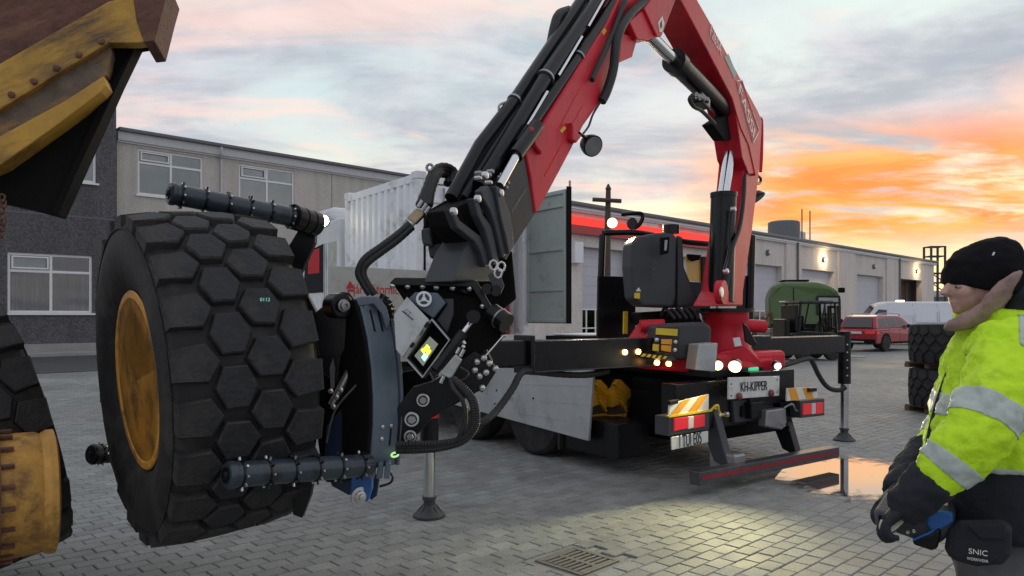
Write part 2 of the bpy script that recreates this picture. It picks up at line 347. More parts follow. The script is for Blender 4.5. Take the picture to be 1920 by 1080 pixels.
def paver_mat(name, brick):
    m = bpy.data.materials.new(name); m.use_nodes = True; t = m.node_tree; b = t.nodes['Principled BSDF']
    tcn = t.nodes.new('ShaderNodeTexCoord'); geo = t.nodes.new('ShaderNodeNewGeometry')
    def noise_(s, d, r=.6):
        n = t.nodes.new('ShaderNodeTexNoise'); n.inputs['Scale'].default_value = s; n.inputs['Detail'].default_value = d; n.inputs['Roughness'].default_value = r
        t.links.new(geo.outputs['Position'], n.inputs[0]); return n.outputs[0]
    big = noise_(.35, 5); fine = noise_(70, 4); mid = noise_(4, 5)
    def rng(v, a, b_, c, d):
        n = t.nodes.new('ShaderNodeMapRange'); t.links.new(v, n.inputs[0])
        for i, q in enumerate((a, b_, c, d)): n.inputs[i+1].default_value = q
        return n.outputs[0]
    def mul(a, b_):
        n = t.nodes.new('ShaderNodeMath'); n.operation = 'MULTIPLY'; t.links.new(a, n.inputs[0]); t.links.new(b_, n.inputs[1]); return n.outputs[0]
    val = mul(mul(rng(big, .3, .7, .72, 1.22), rng(fine, .3, .7, .72, 1.25)), rng(mid, .3, .7, .8, 1.15))
    stn = t.nodes.new('ShaderNodeTexNoise'); stn.inputs['Scale'].default_value = 1.1; stn.inputs['Detail'].default_value = 8; stn.inputs['Roughness'].default_value = .68; stn.inputs['Distortion'].default_value = .8; t.links.new(geo.outputs['Position'], stn.inputs[0])
    val = mul(val, rng(stn.outputs[0], .56, .72, 1.0, .62))          # oil and tyre stains
    if not brick:
        at = t.nodes.new('ShaderNodeAttribute'); at.attribute_name = 'tone'; val = mul(val, rng(at.outputs['Fac'], 0, 1, .88, 1.12))
    mx = t.nodes.new('ShaderNodeMix'); mx.data_type = 'RGBA'; mx.blend_type = 'MULTIPLY'; mx.inputs[0].default_value = 1
    mx.inputs[6].default_value = (.25, .26, .253, 1)
    cc = t.nodes.new('ShaderNodeCombineColor'); [t.links.new(val, cc.inputs[i]) for i in range(3)]; t.links.new(cc.outputs[0], mx.inputs[7])
    col = mx.outputs[2]
    if brick:
        mp_ = t.nodes.new('ShaderNodeMapping'); mp_.inputs['Rotation'].default_value = (0, 0, -math.atan2(.6996, .7147)); t.links.new(geo.outputs['Position'], mp_.inputs[0])
        br = t.nodes.new('ShaderNodeTexBrick'); t.links.new(mp_.outputs[0], br.inputs[0])
        br.inputs['Scale'].default_value = 1; br.inputs['Brick Width'].default_value = .190; br.inputs['Row Height'].default_value = .126; br.inputs['Mortar Size'].default_value = .006
        br.inputs['Color1'].default_value = (.92,.92,.92,1); br.inputs['Color2'].default_value = (1.08,1.08,1.08,1); br.inputs['Mortar'].default_value = (.35,.35,.35,1)
        m2 = t.nodes.new('ShaderNodeMix'); m2.data_type = 'RGBA'; m2.blend_type = 'MULTIPLY'; m2.inputs[0].default_value = 1; t.links.new(col, m2.inputs[6]); t.links.new(br.outputs[0], m2.inputs[7]); col = m2.outputs[2]
    t.links.new(col, b.inputs['Base Color'])
    t.links.new(mul(rng(big, .35, .65, .62, 1.0), rng(mid, .3, .7, .72, 1.0)), b.inputs['Roughness']); b.inputs['Specular IOR Level'].default_value = .35
    bp = t.nodes.new('ShaderNodeBump'); bp.inputs['Strength'].default_value = .35; bp.inputs['Distance'].default_value = .006
    t.links.new(fine, bp.inputs['Height']); t.links.new(bp.outputs[0], b.inputs['Normal'])
    return m
M['paver'] = paver_mat('paver_concrete', False); M['ground'] = paver_mat('paved_ground', True)
M['joint'] = mat('joint_sand', (.055,.055,.05), .9, var=.3, scale=20)

# ------------------------------------------------------------------ ground
Q = V(.7147, .6996, 0); Mn = V(.6996, -.7147, 0); Zv = V(0,0,1)      # along the halls / out of their walls
ground = struct(build(MB().add([(-900,-60,-.014),(900,-60,-.014),(900,1500,-.014),(-900,1500,-.014)], [(0,1,2,3)]), 'ground', M['ground'], smooth=0))
PL, PW, PG = .190, .126, .004
def paver_shape(mb, c, tilt, h):
    a, b = Q*(PL/2-PG/2), V(-Q.y, Q.x, 0)*(PW/2-PG/2); ch = .006
    i1, i2 = a*(1-ch/(PL/2)), b*(1-ch/(PW/2))
    bot = [c-a-b, c+a-b, c+a+b, c-a+b]; top = [c-i1-i2, c+i1-i2, c+i1+i2, c-i1+i2]
    dz = [h+tilt[0]*s1+tilt[1]*s2 for s1, s2 in ((-1,-1),(1,-1),(1,1),(-1,1))]
    mb.add([p+V(0,0,z-.006) for p, z in zip(bot, dz)]+[p+V(0,0,z) for p, z in zip(top, dz)]+[p+V(0,0,-.03) for p in bot],
           [(4,5,6,7),(0,1,5,4),(1,2,6,5),(2,3,7,6),(3,0,4,7),(8,9,1,0),(9,10,2,1),(10,11,3,2),(11,8,0,3)])
P2v = V(-Q.y, Q.x, 0); cells = []
drain_c = (G(1033,1048)+G(1132,1052))/2
for j in range(-140, 230):
    for i in range(-130, 170):
        c = Q*((i+.5*(j % 2))*PL)+P2v*(j*PW)
        if not 1.6 < c.y < 19 or abs(c.x) > c.y*.72+.9: continue
        d = c-drain_c
        if abs(d.dot(Q)) < .25 and abs(d.dot(P2v)) < .21: continue
        cells.append(c)
shown = sorted([c for c in cells if c.y > 4.65 and abs(c.x) < c.y*.70], key=lambda c: c.y+.05*abs(c.x))
near_set = {id(c) for c in shown[:300]}
vari = []
for k in range(8):
    mb = MB(); paver_shape(mb, V(0,0,0), (random.uniform(-.0014,.0014), random.uniform(-.0014,.0014)), random.uniform(-.002,.002)); me = mb.mesh('paver')
    at = me.attributes.new('tone', 'FLOAT', 'FACE'); at.data.foreach_set('value', [k/7.0]*len(me.polygons)); me.materials.append(M['paver']); vari.append(me)
field = MB(); tones = []
for c in cells:
    if id(c) in near_set:
        o = bpy.data.objects.new('paver', random.choice(vari)); COL.objects.link(o); o.parent = ground; o.location = c
    else:
        paver_shape(field, c, (random.uniform(-.0014,.0014), random.uniform(-.0014,.0014)), random.uniform(-.002,.002)); tones += [random.random()]*9
fm = field.mesh('paver_field'); at = fm.attributes.new('tone', 'FLOAT', 'FACE'); at.data.foreach_set('value', tones)
fo = link('paver_field', fm, M['paver'], ground, smooth=0); fo['kind'] = 'stuff'
# asphalt lane and pavement in front of the office block
def strip(name, m, s0, s1, o0, o1, z0, z1, P):
    return struct(build(MB().prism([P+Q*s0+Mn*o0+Zv*z0, P+Q*s1+Mn*o0+Zv*z0, P+Q*s1+Mn*o1+Zv*z0, P+Q*s0+Mn*o1+Zv*z0], Zv*(z1-z0)), name, m, smooth=0, bevel=.02))
# puddle left of the lowered bumper bar
pts = []
pc = [(1440,925),(1480,868),(1560,850),(1640,848),(1730,864),(1760,905),(1730,935),(1640,945),(1560,948),(1490,955)]
for i, p in enumerate(spline([G(*q) for q in pc+[pc[0]]], 6)[:-1]):
    pts.append(V(p.x+random.uniform(-.02,.02), p.y+random.uniform(-.03,.03), .0035))
wm = bpy.data.materials.new('puddle_water'); wm.use_nodes = True; b = wm.node_tree.nodes['Principled BSDF']
b.inputs['Base Color'].default_value = (.05,.05,.05,1); b.inputs['Roughness'].default_value = .04; b.inputs['IOR'].default_value = 1.33; b.inputs['Specular IOR Level'].default_value = .5
nn = wm.node_tree.nodes.new('ShaderNodeTexNoise'); nn.inputs['Scale'].default_value = 6
bp = wm.node_tree.nodes.new('ShaderNodeBump'); bp.inputs['Strength'].default_value = .03; wm.node_tree.links.new(nn.outputs[0], bp.inputs['Height']); wm.node_tree.links.new(bp.outputs[0], b.inputs['Normal'])
t = wm.node_tree; tr = t.nodes.new('ShaderNodeBsdfTransparent'); mxs = t.nodes.new('ShaderNodeMixShader'); tcn = t.nodes.new('ShaderNodeTexCoord')
mpg = t.nodes.new('ShaderNodeMapping'); mpg.inputs['Location'].default_value = (-1.0, -1.0, 0); mpg.inputs['Scale'].default_value = (2, 2, 0); t.links.new(tcn.outputs['Generated'], mpg.inputs[0])
ln = t.nodes.new('ShaderNodeVectorMath'); ln.operation = 'LENGTH'; t.links.new(mpg.outputs[0], ln.inputs[0])
nz = t.nodes.new('ShaderNodeTexNoise'); nz.inputs['Scale'].default_value = 7; nz.inputs['Detail'].default_value = 6; t.links.new(tcn.outputs['Object'], nz.inputs[0])
ad = t.nodes.new('ShaderNodeMath'); ad.operation = 'MULTIPLY_ADD'; t.links.new(nz.outputs[0], ad.inputs[0]); ad.inputs[1].default_value = .9; t.links.new(ln.outputs['Value'], ad.inputs[2])
mr_ = t.nodes.new('ShaderNodeMapRange'); mr_.interpolation_type = 'SMOOTHSTEP'; mr_.inputs[1].default_value = 1.0; mr_.inputs[2].default_value = 1.35; t.links.new(ad.outputs[0], mr_.inputs[0])
t.links.new(mr_.outputs[0], mxs.inputs[0]); t.links.new(b.outputs[0], mxs.inputs[1]); t.links.new(tr.outputs[0], mxs.inputs[2]); t.links.new(mxs.outputs[0], t.nodes['Material Output'].inputs[0])
struct(build(MB().add(pts, [tuple(range(len(pts)))]), 'puddle', wm, smooth=0))

# drain grate set flush in the paving
dr = thing('drain_grate', 'square slotted iron drain grate set in the paving', 'drain grate', drain_c)
M['iron'] = mat('cast_iron', (.17,.16,.14), .6, .3, var=.3, scale=20)
ga, gb = (G(1085,1030)-G(1033,1048)).normalized(), None
gb = V(ga.y, -ga.x, 0); hs = .165
sur = MB()
for s_ in (-1, 1):
    sur.box(drain_c+ga*(s_*.185)-Zv*.012, (.03, .40, .024), (ga, gb, Zv)); sur.box(drain_c+gb*(s_*.185)-Zv*.012, (.34, .03, .024), (ga, gb, Zv))
build(sur, 'surround', M['iron'], dr, smooth=0, bevel=.003)
for k in range(8):
    t_ = -.157+k*.0449
    build(MB().box(drain_c+gb*t_-Zv*.010, (.33, .022, .02), (ga, gb, Zv)), 'bar', M['iron'], dr, smooth=0, bevel=.003)
build(MB().box(drain_c-Zv*.009, (.035, .33, .02), (ga, gb, Zv)), 'cross_bar', M['iron'], dr, smooth=0, bevel=.002)
build(MB().box(drain_c-Zv*.06, (.36, .36, .01), (ga, gb, Zv)), 'sump', M['dark'], dr, smooth=0)
build(MB().add([drain_c+ga*(s1*.26)+gb*(s2*.26)-Zv*.011 for s1, s2 in ((-1,-1),(1,-1),(1,1),(-1,1))], [(0,1,2,3)]), 'bedding', M['paver'], dr, smooth=0)

# ------------------------------------------------------------------ buildings
class Facade:
    def __init__(s, px, D): s.P = V((px-960)/FPX*D, D, 0)
    def s(s, px):
        k = (px-960)/FPX; return (k*s.P.y-s.P.x)/(Q.x-k*Q.y)
    def pt(s, t, z, off=0): return s.P+Q*t+Mn*off+Zv*z
    def z(s, px, py): D = s.pt(s.s(px), 0).y; return CH-(py-YH)/FPX*D
    def box(s, mb, s0, s1, z0, z1, o0, o1):
        mb.prism([s.pt(s0,z0,o0), s.pt(s1,z0,o0), s.pt(s1,z1,o0), s.pt(s0,z1,o0)], Mn*(o1-o0)); return mb
def holed_wall(F, s0, s1, z0, z1, holes, th):
    mb = MB(); S = sorted({s0, s1, *[h[0] for h in holes], *[h[1] for h in holes]}); Zs = sorted({z0, z1, *[h[2] for h in holes], *[h[3] for h in holes]})
    for a, b in zip(S, S[1:]):
        run = None
        for c, d in zip(Zs, Zs[1:]):
            hole = any(h[0]-1e-6 <= a and b <= h[1]+1e-6 and h[2]-1e-6 <= c and d <= h[3]+1e-6 for h in holes)
            if not hole: F.box(mb, a, b, c, d, -th, 0)
    return mb
def window(F, par, s0, s1, z0, z1, back, sill=True, sash=True):
    w = MB(); fr = .10; o0, o1 = -.16, -.07
    sm, zt = (s0+s1)/2, z0+(z1-z0)*.70
    F.box(w, s0, s1, z1-fr, z1, o0, o1); F.box(w, s0, s1, z0, z0+fr, o0, o1)
    F.box(w, s0, s0+fr, z0+fr, z1-fr, o0, o1); F.box(w, s1-fr, s1, z0+fr, z1-fr, o0, o1)
    F.box(w, sm-fr/2, sm+fr/2, z0+fr, z1-fr, o0, o1)
    F.box(w, s0+fr, sm-fr/2, zt-fr/2, zt+fr/2, o0, o1); F.box(w, sm+fr/2, s1-fr, zt-fr/2, zt+fr/2, o0, o1)
    wo_ = build(w, 'window', M['frame'], par, smooth=0)
    if sash:
        q = MB(); a, b, c, d = s0+fr+.04, sm-fr/2-.04, zt+fr/2+.04, z1-fr-.03
        for r in ((a, b, d-.06, d), (a, b, c, c+.06), (a, a+.06, c+.06, d-.06), (b-.06, b, c+.06, d-.06)): F.box(q, *r, -.08, -.02)
        build(q, 'sash', M['frame'], wo_, smooth=0)
    for a, b, c, d in ((s0+fr, sm-fr/2, z0+fr, zt-fr/2), (sm+fr/2, s1-fr, z0+fr, zt-fr/2), (s0+fr, sm-fr/2, zt+fr/2, z1-fr), (sm+fr/2, s1-fr, zt+fr/2, z1-fr)):
        build(F.box(MB(), a, b, c, d, -.125, -.115), 'pane', M['pane'], wo_, smooth=0)
    if sill: build(F.box(MB(), s0-.1, s1+.1, z0-.08, z0-.002, -.14, .09), 'sill', M['frame'], wo_, smooth=0)
    if back == 'blind_sky_sheet':
        build(F.box(MB(), s0+.02, s1-.02, z0+.02, z1-.02, -.18, -.165), 'blind_sky_sheet', M['blind_sky_sheet'], wo_, smooth=0)
    else:
        build(F.box(MB(), s0+.02, s1-.02, z0+.02, z1-.02, -.82, -.80), 'room_backing', M['room'], wo_, smooth=0)
        build(F.box(MB(), s0+.12, sm-.06, zt+.06, z1-.11, -.24, -.22), 'blind_sky_sheet', M['blind_sky_sheet'], wo_, smooth=0)  # pale sheet behind the upper left pane, added to imitate reflected sky
        for k in range(26):
            t_ = s0+.1+(s1-s0-.2)*k/25+random.uniform(-.02,.02)
            if random.random() < .5: build(F.box(MB(), t_, t_+random.uniform(.05,.1), z0+.05, z0+(z1-z0)*random.choice((.62,.66,.9)), -.30, -.28), 'curtain', M['curtain'], wo_, smooth=0)
    return wo_
# dark pebbledash office wing on the left
FD = Facade(15, 30.0); e = FD.s(218); a0, a1 = FD.s(14), FD.s(173)
dkb = thing('office_building', 'tall dark grey pebbledashed building wing at far left', 'building', FD.pt(e, 0))
zl0, zl1 = FD.z(90, 587), FD.z(90, 476); zu0, zu1 = FD.z(90, 334), FD.z(90, 222)
build(holed_wall(FD, a0-9, e, 0, 14, [(a0, a1, zl0, zl1), (a0, a1+.15, zu0, zu1)], .35), 'wall', M['dash_dark'], dkb, smooth=0)
build(FD.box(MB(), a0-9, e-.01, 0, 14, -9, -1.2), 'rear_block', M['dash_dark'], dkb, smooth=0)
build(FD.box(MB(), e-.35, e-.002, 0, 13.99, -1.19, -.352), 'return_wall', M['dash_dark'], dkb, smooth=0)
build(FD.box(MB(), a0-9, e+.02, FD.z(90,402)-.03, FD.z(90,402)+.03, .0, .012), 'storey_joint', M['fascia_dark'], dkb, smooth=0)
build(FD.box(MB(), a0-9, e+.015, 0, .45, .001, .03), 'plinth', M['concrete'], dkb, smooth=0)
window(FD, dkb, a0, a1, zl0, zl1, 'curtain'); window(FD, dkb, a0, a1+.15, zu0, zu1, 'blind_sky_sheet')
# pale two storey wing beyond
FL = Facade(218, 33.4); sl0 = 0.02; sl1 = FL.s(775)
plb = thing('office_building', 'pale grey roughcast two storey building with white windows behind the big tyre', 'building', FL.pt(3, 0))
zr = FL.z(220, 240); holes = []; wins = []
for (x0, x1, y0, y1) in ((258, 381, 277, 361), (448, 552, 306, 391)):
    h = (FL.s(x0), FL.s(x1), FL.z(x0, y1+3), FL.z(x0, y0)); holes.append(h)
    holes.append((h[0], h[1], 1.2, 3.9))
build(holed_wall(FL, sl0, sl1, 0, zr-.55, holes, .35), 'wall', M['dash_light'], plb, smooth=0)
build(FL.box(MB(), sl0, sl1, 0, zr-.6, -9, -1.2), 'rear_block', M['dash_light'], plb, smooth=0)
for h in holes: window(FL, plb, *h, 'blind_sky_sheet' if h[2] > 4 else 'curtain')
rf = build(FL.box(MB(), sl0, sl1+.1, zr-.55, zr-.16, -9, .22), 'roof', M['fascia'], plb, smooth=0)
build(FL.box(MB(), sl0, sl1+.1, zr-.16, zr, -9, .38), 'gutter', M['fascia_dark'], rf, smooth=0, bevel=.03)
build(FL.box(MB(), sl0, sl1+.1, zr-.62, zr-.552, .003, .10), 'soffit_trim', M['frame'], plb, smooth=0)
sdp = FL.s(409)
build(MB().tube([FL.pt(sdp, zr-.2, .42), FL.pt(sdp, zr-.5, .38), FL.pt(sdp+.12, zr-.75, .12), FL.pt(sdp+.12, zr-1.2, .1), FL.pt(sdp+.12, .1, .1)], .055, sub=3), 'downpipe', M['fascia'], plb)
for px in (413, 622): build(FL.box(MB(), FL.s(px)-.015, FL.s(px)+.015, 0, zr-.63, .0, .006), 'wall_joint', M['fascia_dark'], plb, smooth=0)
strip('asphalt_lane', M['asphalt'], -30, 30, 2.0, 11.5, -.008, .006, FD.pt(0,0)); strip('pavement', M['concrete'], -30, 30, .05, 1.95, -.02, .14, FD.pt(0,0))

# long workshop hall
FH = Facade(1070, 35.0); h0, h1 = FH.s(985), FH.s(1751)
hall = thing('workshop_hall', 'long beige workshop hall with roller doors and a red light band', 'building', FH.pt(20, 0))
ZR = 7.0; ZD = 4.95
dpx = [(1092,1178,'A'), (1240,1325,'A'), (1385,1466,'A'), (1504,1564,'B'), (1607,1656,'B'), (1689,1729,'O')]
dd = [(FH.s(a), FH.s(b), k) for a, b, k in dpx]
build(holed_wall(FH, h0, h1, 0, ZR-.45, [(a, b, 0, ZD) for a, b, k in dd], .5), 'wall', M['hall_wall'], hall, smooth=0)
build(FH.box(MB(), h0, h1-.01, 0, ZR-.5, -22, -1.6), 'rear_block', M['hall_wall'], hall, smooth=0)
build(FH.box(MB(), h1-.5, h1-.004, 0, ZR-.5, -1.59, -.502), 'end_wall', M['hall_wall'], hall, smooth=0)
rf = build(FH.box(MB(), h0, h1+.25, ZR-.45, ZR-.18, -22, .18), 'roof', M['fascia'], hall, smooth=0)
build(FH.box(MB(), h0, h1+.28, ZR-.178, ZR, -22, .34), 'gutter', M['fascia_dark'], rf, smooth=0, bevel=.04)
build(FH.box(MB(), h0, h1+.25, ZR-.33, ZR-.26, .182, .22), 'white_trim', M['frame'], rf, smooth=0)
for a, b, k in dd:
    if k == 'O':
        build(FH.box(MB(), a+.01, b-.01, .02, ZD-.02, -1.5, -1.4), 'dark_doorway', M['opendoor'], hall, smooth=0); continue
    d_ = build(FH.box(MB(), a+.01, b-.01, 1.95 if k == 'A' else .02, ZD-.02, -.46, -.40), 'roller_door', M['door'], hall, smooth=0)
    for q in range(6):
        zz = 2.2+q*.46
        build(FH.box(MB(), a+.02, b-.02, zz, zz+.03, -.40, -.385), 'door_rib', M['fascia'], d_, smooth=0)
    if k == 'A':
        wv = MB(); cols = 5
        for q in range(cols+1):
            t_ = a+.02+(b-a-.12)*q/cols; FH.box(wv, t_, t_+.08, .06, 1.95, -.44, -.38)
        for zz in (.02, .98, 1.9): FH.box(wv, a+.02, b-.02, zz, zz+.06, -.436, -.376)
        build(wv, 'glazing_bars', M['frame'], d_, smooth=0)
        build(FH.box(MB(), a+.03, b-.03, .04, 1.94, -.415, -.41), 'pane', M['pane'], d_, smooth=0)
        build(FH.box(MB(), a+.03, b-.03, .04, 1.94, -.9, -.88), 'lit_interior', M['warmroom'], d_, smooth=0)
for px0, px1 in ((1178,1240),(1466,1504),(1564,1607),(1656,1689)):
    c = FH.s((px0+px1)/2); w_ = (FH.s(px1)-FH.s(px0))*.36
    build(FH.box(MB(), c-w_, c+w_, .01, ZR-.46, .002, .14), 'pilaster', M['hall_wall'], hall, smooth=0, bevel=.01)
for px in (1490, 1682, 1338):
    build(MB().cyl(FH.pt(FH.s(px), .05, .24), FH.pt(FH.s(px), ZR-.3, .24), .07, n=10), 'downpipe', M['fascia_dark'], hall)
for px, py, lit in ((1438,474,0),(1543,487,1),(1637,500,0),(1718,509,1)):
    c = FH.pt(FH.s(px), FH.z(px, py), .02)
    lo = build(MB().lathe(c, Mn, [(0,.20),(.1,.20),(.16,.16)], 16), 'wall_lamp', M['fascia_dark'], hall)
    build(MB().lathe(c+Mn*.162, Mn, [(0,.13),(.06,.12),(.10,.06)], 16), 'lamp_lens', M['wall_lamp_lit'] if lit else M['lens_clear'], lo)
    if lit:
        li = bpy.data.lights.new('wall_lamp_light', 'POINT'); li.energy = 55; li.color = (1,.7,.35); li.shadow_soft_size = .15
        lq = bpy.data.objects.new('wall_lamp_light', li); COL.objects.link(lq); lq.parent = lo; lq.location = c+Mn*.42-woff(lo)
rb0, rb1 = h0+.2, FH.s(1345)
build(FH.box(MB(), rb0, rb1, 5.50, 5.90, .003, .30), 'red_band', M['redband'], hall, smooth=0)
build(FH.box(MB(), rb0, rb1, 5.902, 6.30, .003, .26), 'red_light_box', M['redglow'], hall, smooth=0)
bx_ = build(FH.box(MB(), FH.s(1068), FH.s(1084), 4.1, 5.1, .004, .35), 'wall_unit', M['white'], hall, smooth=0, bevel=.03)
# plant block on the hall roof
pc0 = W(1470, 592, 60); pc0.z = ZR-.6
pl_ = thing('roof_plant', 'grey round plant tower on the hall roof', 'roof plant', pc0)
build(MB().lathe(pc0, Zv, [(.0,1.25),(2.75,1.25),(2.85,1.1)], 12), 'tank', mat('plant_grey', (.16,.165,.18), .6), pl_)
build(MB().box(pc0+Q*1.2+Zv*.6, (5.2, 3, 1.2), (Q, Mn, Zv)), 'plinth', mat('plant_plinth', (.22,.22,.24), .6), pl_, smooth=0)
for t_ in (-.7, .75): build(MB().cyl(pc0+Q*t_+Mn*1.8+Zv*1.2, pc0+Q*t_+Mn*1.8+Zv*3.6, .05, n=8), 'mast', M['tower'], pl_)
build(MB().box(pc0+Q*2.6+Zv*1.7, (1.1, .8, 1.0), (Q, Mn, Zv)), 'vent_box', M['fascia'], pl_, smooth=0, bevel=.05)
# lattice frame tower and low shed beyond the hall
tw = thing('lattice_tower', 'open dark steel frame tower beyond the end of the hall', 'tower', W(1762, 600, 80)*1)
tb_ = W(1748, 592, 80); zz1 = W(1748, 461, 80).z
lx = [(W(1746,592,80).x, 80), (W(1772,592,80).x, 80), (W(1772,592,80).x, 81.4), (W(1746,592,80).x, 81.4)]
tops = [(x+.05*(W(1743,592,80).x-x), y) for x, y in lx]
for x, y in lx: build(MB().cyl((x, y, 0), (x, y, zz1), .13, n=6), 'leg', M['tower'], tw)
for py in (462, 480, 512, 530):
    zz = W(1748, py, 80).z
    for (p, q) in zip(lx, lx[1:]+lx[:1]): build(MB().cyl((p[0], p[1], zz), (q[0], q[1], zz), .07, n=6), 'brace', M['tower'], tw)
for py0, py1 in ((512, 530), (530, 548)):
    build(MB().cyl((lx[0][0], 79.99, W(0,py0,80).z), (lx[1][0], 79.99, W(0,py1,80).z), .06, n=6), 'brace', M['tower'], tw)
sh = thing('low_shed', 'low grey shed with pale flat roof at the far right', 'building', W(1775, 610, 86))
x0, x1 = W(1751,0,86).x, W(1990,0,86).x
build(MB().box(((x0+x1)/2, 89, 1.9), (x1-x0, 6, 3.8)), 'wall', mat('shed_wall', (.20,.20,.20), .8), sh, smooth=0)
build(MB().box(((x0+x1)/2, 89, 4.15), (x1-x0+.6, 6.6, .7)), 'roof', M['fascia'], sh, smooth=0)
for k in range(3): build(MB().box((x0+2+k*3.2, 85.97, 1.9), (1.6, .06, 1.4)), 'window', M['glass'], sh, smooth=0)
# telegraph pole
pp = W(1134, 592, 21); pp.z = 0
tp = thing('utility_pole', 'dark wooden pole with a short crossarm behind the crane truck', 'pole', pp)
build(MB().cyl(pp, V(pp.x+.1, pp.y, W(0,357,21).z), .16, .07, n=12), 'post', M['pole'], tp)
build(MB().cyl(W(1111,374,20.9), W(1165,377,20.9), .06, n=8), 'crossarm', M['pole'], tp)
build(MB().lathe(V(pp.x+.1, pp.y, W(0,358,21).z), Zv, [(0,.06),(.06,.09),(.14,.05),(.2,.02)], 10), 'finial', M['tower'], tp)
# ------------------------------------------------------------------ tyres
def slab(pxs, D, th, n=None, ref=None, toward=0.0):
    """photo outline laid on a plane standing at depth D, given real thickness away from the viewer"""
    n = Vector(n or (0,-1,0)).normalized()
    cx = sum(p[0] for p in pxs)/len(pxs); cy = sum(p[1] for p in pxs)/len(pxs)
    P = Vector(ref) if ref is not None else W(cx, cy, D)
    P = P+n*toward
    return MB().prism([onp(x, y, P, n) for x, y in pxs], -n*th)
def tyre_parts(par, R, Wd, rr, blocks, ncol=4, N_=22, lug_h=.046, mats=('rubber','rubber_side'), diamond=False):
    k = R/.875; h = Wd/2; Rc = R-lug_h
    prof = [(-.74*h, rr),(-.86*h, rr+.10*(Rc-rr)),(-.97*h, rr+.36*(Rc-rr)),(-1.02*h, rr+.58*(Rc-rr)),(-.99*h, rr+.78*(Rc-rr)),(-.92*h, rr+.93*(Rc-rr)),(-.80*h, Rc-.006),(-.4*h, Rc+.002),(0, Rc+.004)]
    prof = prof+[(-a, b) for a, b in prof[-2::-1]]
    ins = [(.74*h, rr-.012), (-.74*h, rr-.012)]
    mb = MB(); n = 72
    mb.rings([[V(t, r*math.cos(2*math.pi*i/n), r*math.sin(2*math.pi*i/n)) for i in range(n)] for t, r in prof+ins], closed=True)
    ty = build(mb, 'tyre', M[mats[1]], par, local=True, smooth=50)
    # moulded ring on the sidewall
    for s_ in (-1, 1):
        mb = MB(); rr_ = rr+.86*(Rc-rr)
        mb.rings([[V(s_*(x), r*math.cos(2*math.pi*i/n), r*math.sin(2*math.pi*i/n)) for i in range(n)] for x, r in ((.955*h, rr_), (.975*h, rr_+.006), (.965*h, rr_+.014), (.93*h, rr_+.010))], closed=True)
        build(mb, 'sidewall_ring', M[mats[1]], ty, local=True)
    pitch = 2*math.pi/N_; sp = Wd*.905/ncol; hx = .5*sp*1.24; hy = pitch*R*.376
    meshes = []
    for c in range(ncol):
        xc = (c-(ncol-1)/2)*sp; edge = -1 if c == 0 else (1 if c == ncol-1 else 0); vs_ = []
        if diamond: out = [(-hx*1.02, 0), (-hx*.15, -hy*1.15), (hx*.15, -hy*1.15), (hx*1.02, 0), (hx*.15, hy*1.15), (-hx*.15, hy*1.15)]
        else: out = [(-hx, 0), (-hx*.52, -hy), (hx*.52, -hy), (hx, 0), (hx*.52, hy), (-hx*.52, hy)]
        if edge == -1: out = [(-.60*sp, hy*.78), (-.60*sp, -hy*.86), (hx*.46, -hy), (hx, 0), (hx*.46, hy)]
        if edge == 1: out = [(-hx, 0), (-hx*.46, -hy), (.60*sp, -hy*.78), (.60*sp, hy*.86), (-hx*.46, hy)]
        m_ = len(out); vset = []
        rnd = random.Random(c*7+int(R*1000))
        for var in range(5):
            vs_ = []; jit = [(1+rnd.uniform(-.10,.05), 1+rnd.uniform(-.10,.06)) for _ in out]; dh = rnd.uniform(-.006, .0)*k
            for sc, dr_ in ((1.09, -lug_h*1.15), (1.0, -.010*k), (.925, 0)):
                for (x, y), (jx, jy) in zip(out, jit):
                    X_ = xc+x*sc*jx; outer = edge and x*edge > .5*sp
                    crown = -.9*(X_/Wd)**2*.055
                    r = R+dr_+crown-(.012 if outer and dr_ == 0 else 0)+(dh if sc < 1.05 else 0)
                    if outer and sc > 1.05: r -= .05*k; X_ = xc+x*1.02
                    t = y*sc*jy/R; vs_.append(V(X_, r*math.sin(t), r*math.cos(t)))
            fs = [tuple(range(2*m_, 3*m_))]
            for L_ in range(2):
                for i in range(m_): fs.append((L_*m_+i, L_*m_+(i+1) % m_, (L_+1)*m_+(i+1) % m_, (L_+1)*m_+i))
            me = MB().add(vs_, fs).mesh('tread_block'); me.materials.append(M[mats[0]]); me.materials.append(M['rubber_edge']); vset.append(me)
            for pi in range(m_+1, 2*m_+1): me.polygons[pi].material_index = 1
        meshes.append((vset, .5*pitch*(c % 2)))
    if blocks:
        for me, ph in meshes:
            for i in range(N_):
                o = bpy.data.objects.new('tread_block', random.choice(me)); COL.objects.link(o); o.parent = par; o.rotation_euler = (i*pitch+ph, 0, 0)
    return ty
def ring_lathe(prof, n=64):
    mb = MB(); mb.rings([[V(t, r*math.cos(2*math.pi*i/n), r*math.sin(2*math.pi*i/n)) for i in range(n)] for t, r in prof]); return mb
E1 = V(.725,.688,0).normalized(); E2 = V(-E1.y, E1.x, 0)           # wheel axle direction / away from the viewer
EW = V(.775,.632,0).normalized()
WA = W(238, 706, 3.78); WC = WA+EW*.345
wheel = thing('lifted_tyre', 'huge hauler tyre with yellow rim held in the air by the gripper', 'tyre', WC)
wheel.rotation_euler = (0, R_(-4.0), math.atan2(EW.y, EW.x))
tyre_parts(wheel, .868, .70, .44, True)
rm = build(ring_lathe([(-.292,.452),(-.292,.418),(-.260,.405),(-.17,.398),(-.12,.368),(.12,.360),(.18,.345),(.20,.12),(.20,.02)]), 'rim', M['rim'], wheel, local=True, smooth=40)
build(ring_lathe([(-.298,.462),(-.305,.455),(-.305,.425),(-.298,.418)]), 'rim_flange', M['rim'], rm, local=True, smooth=40)
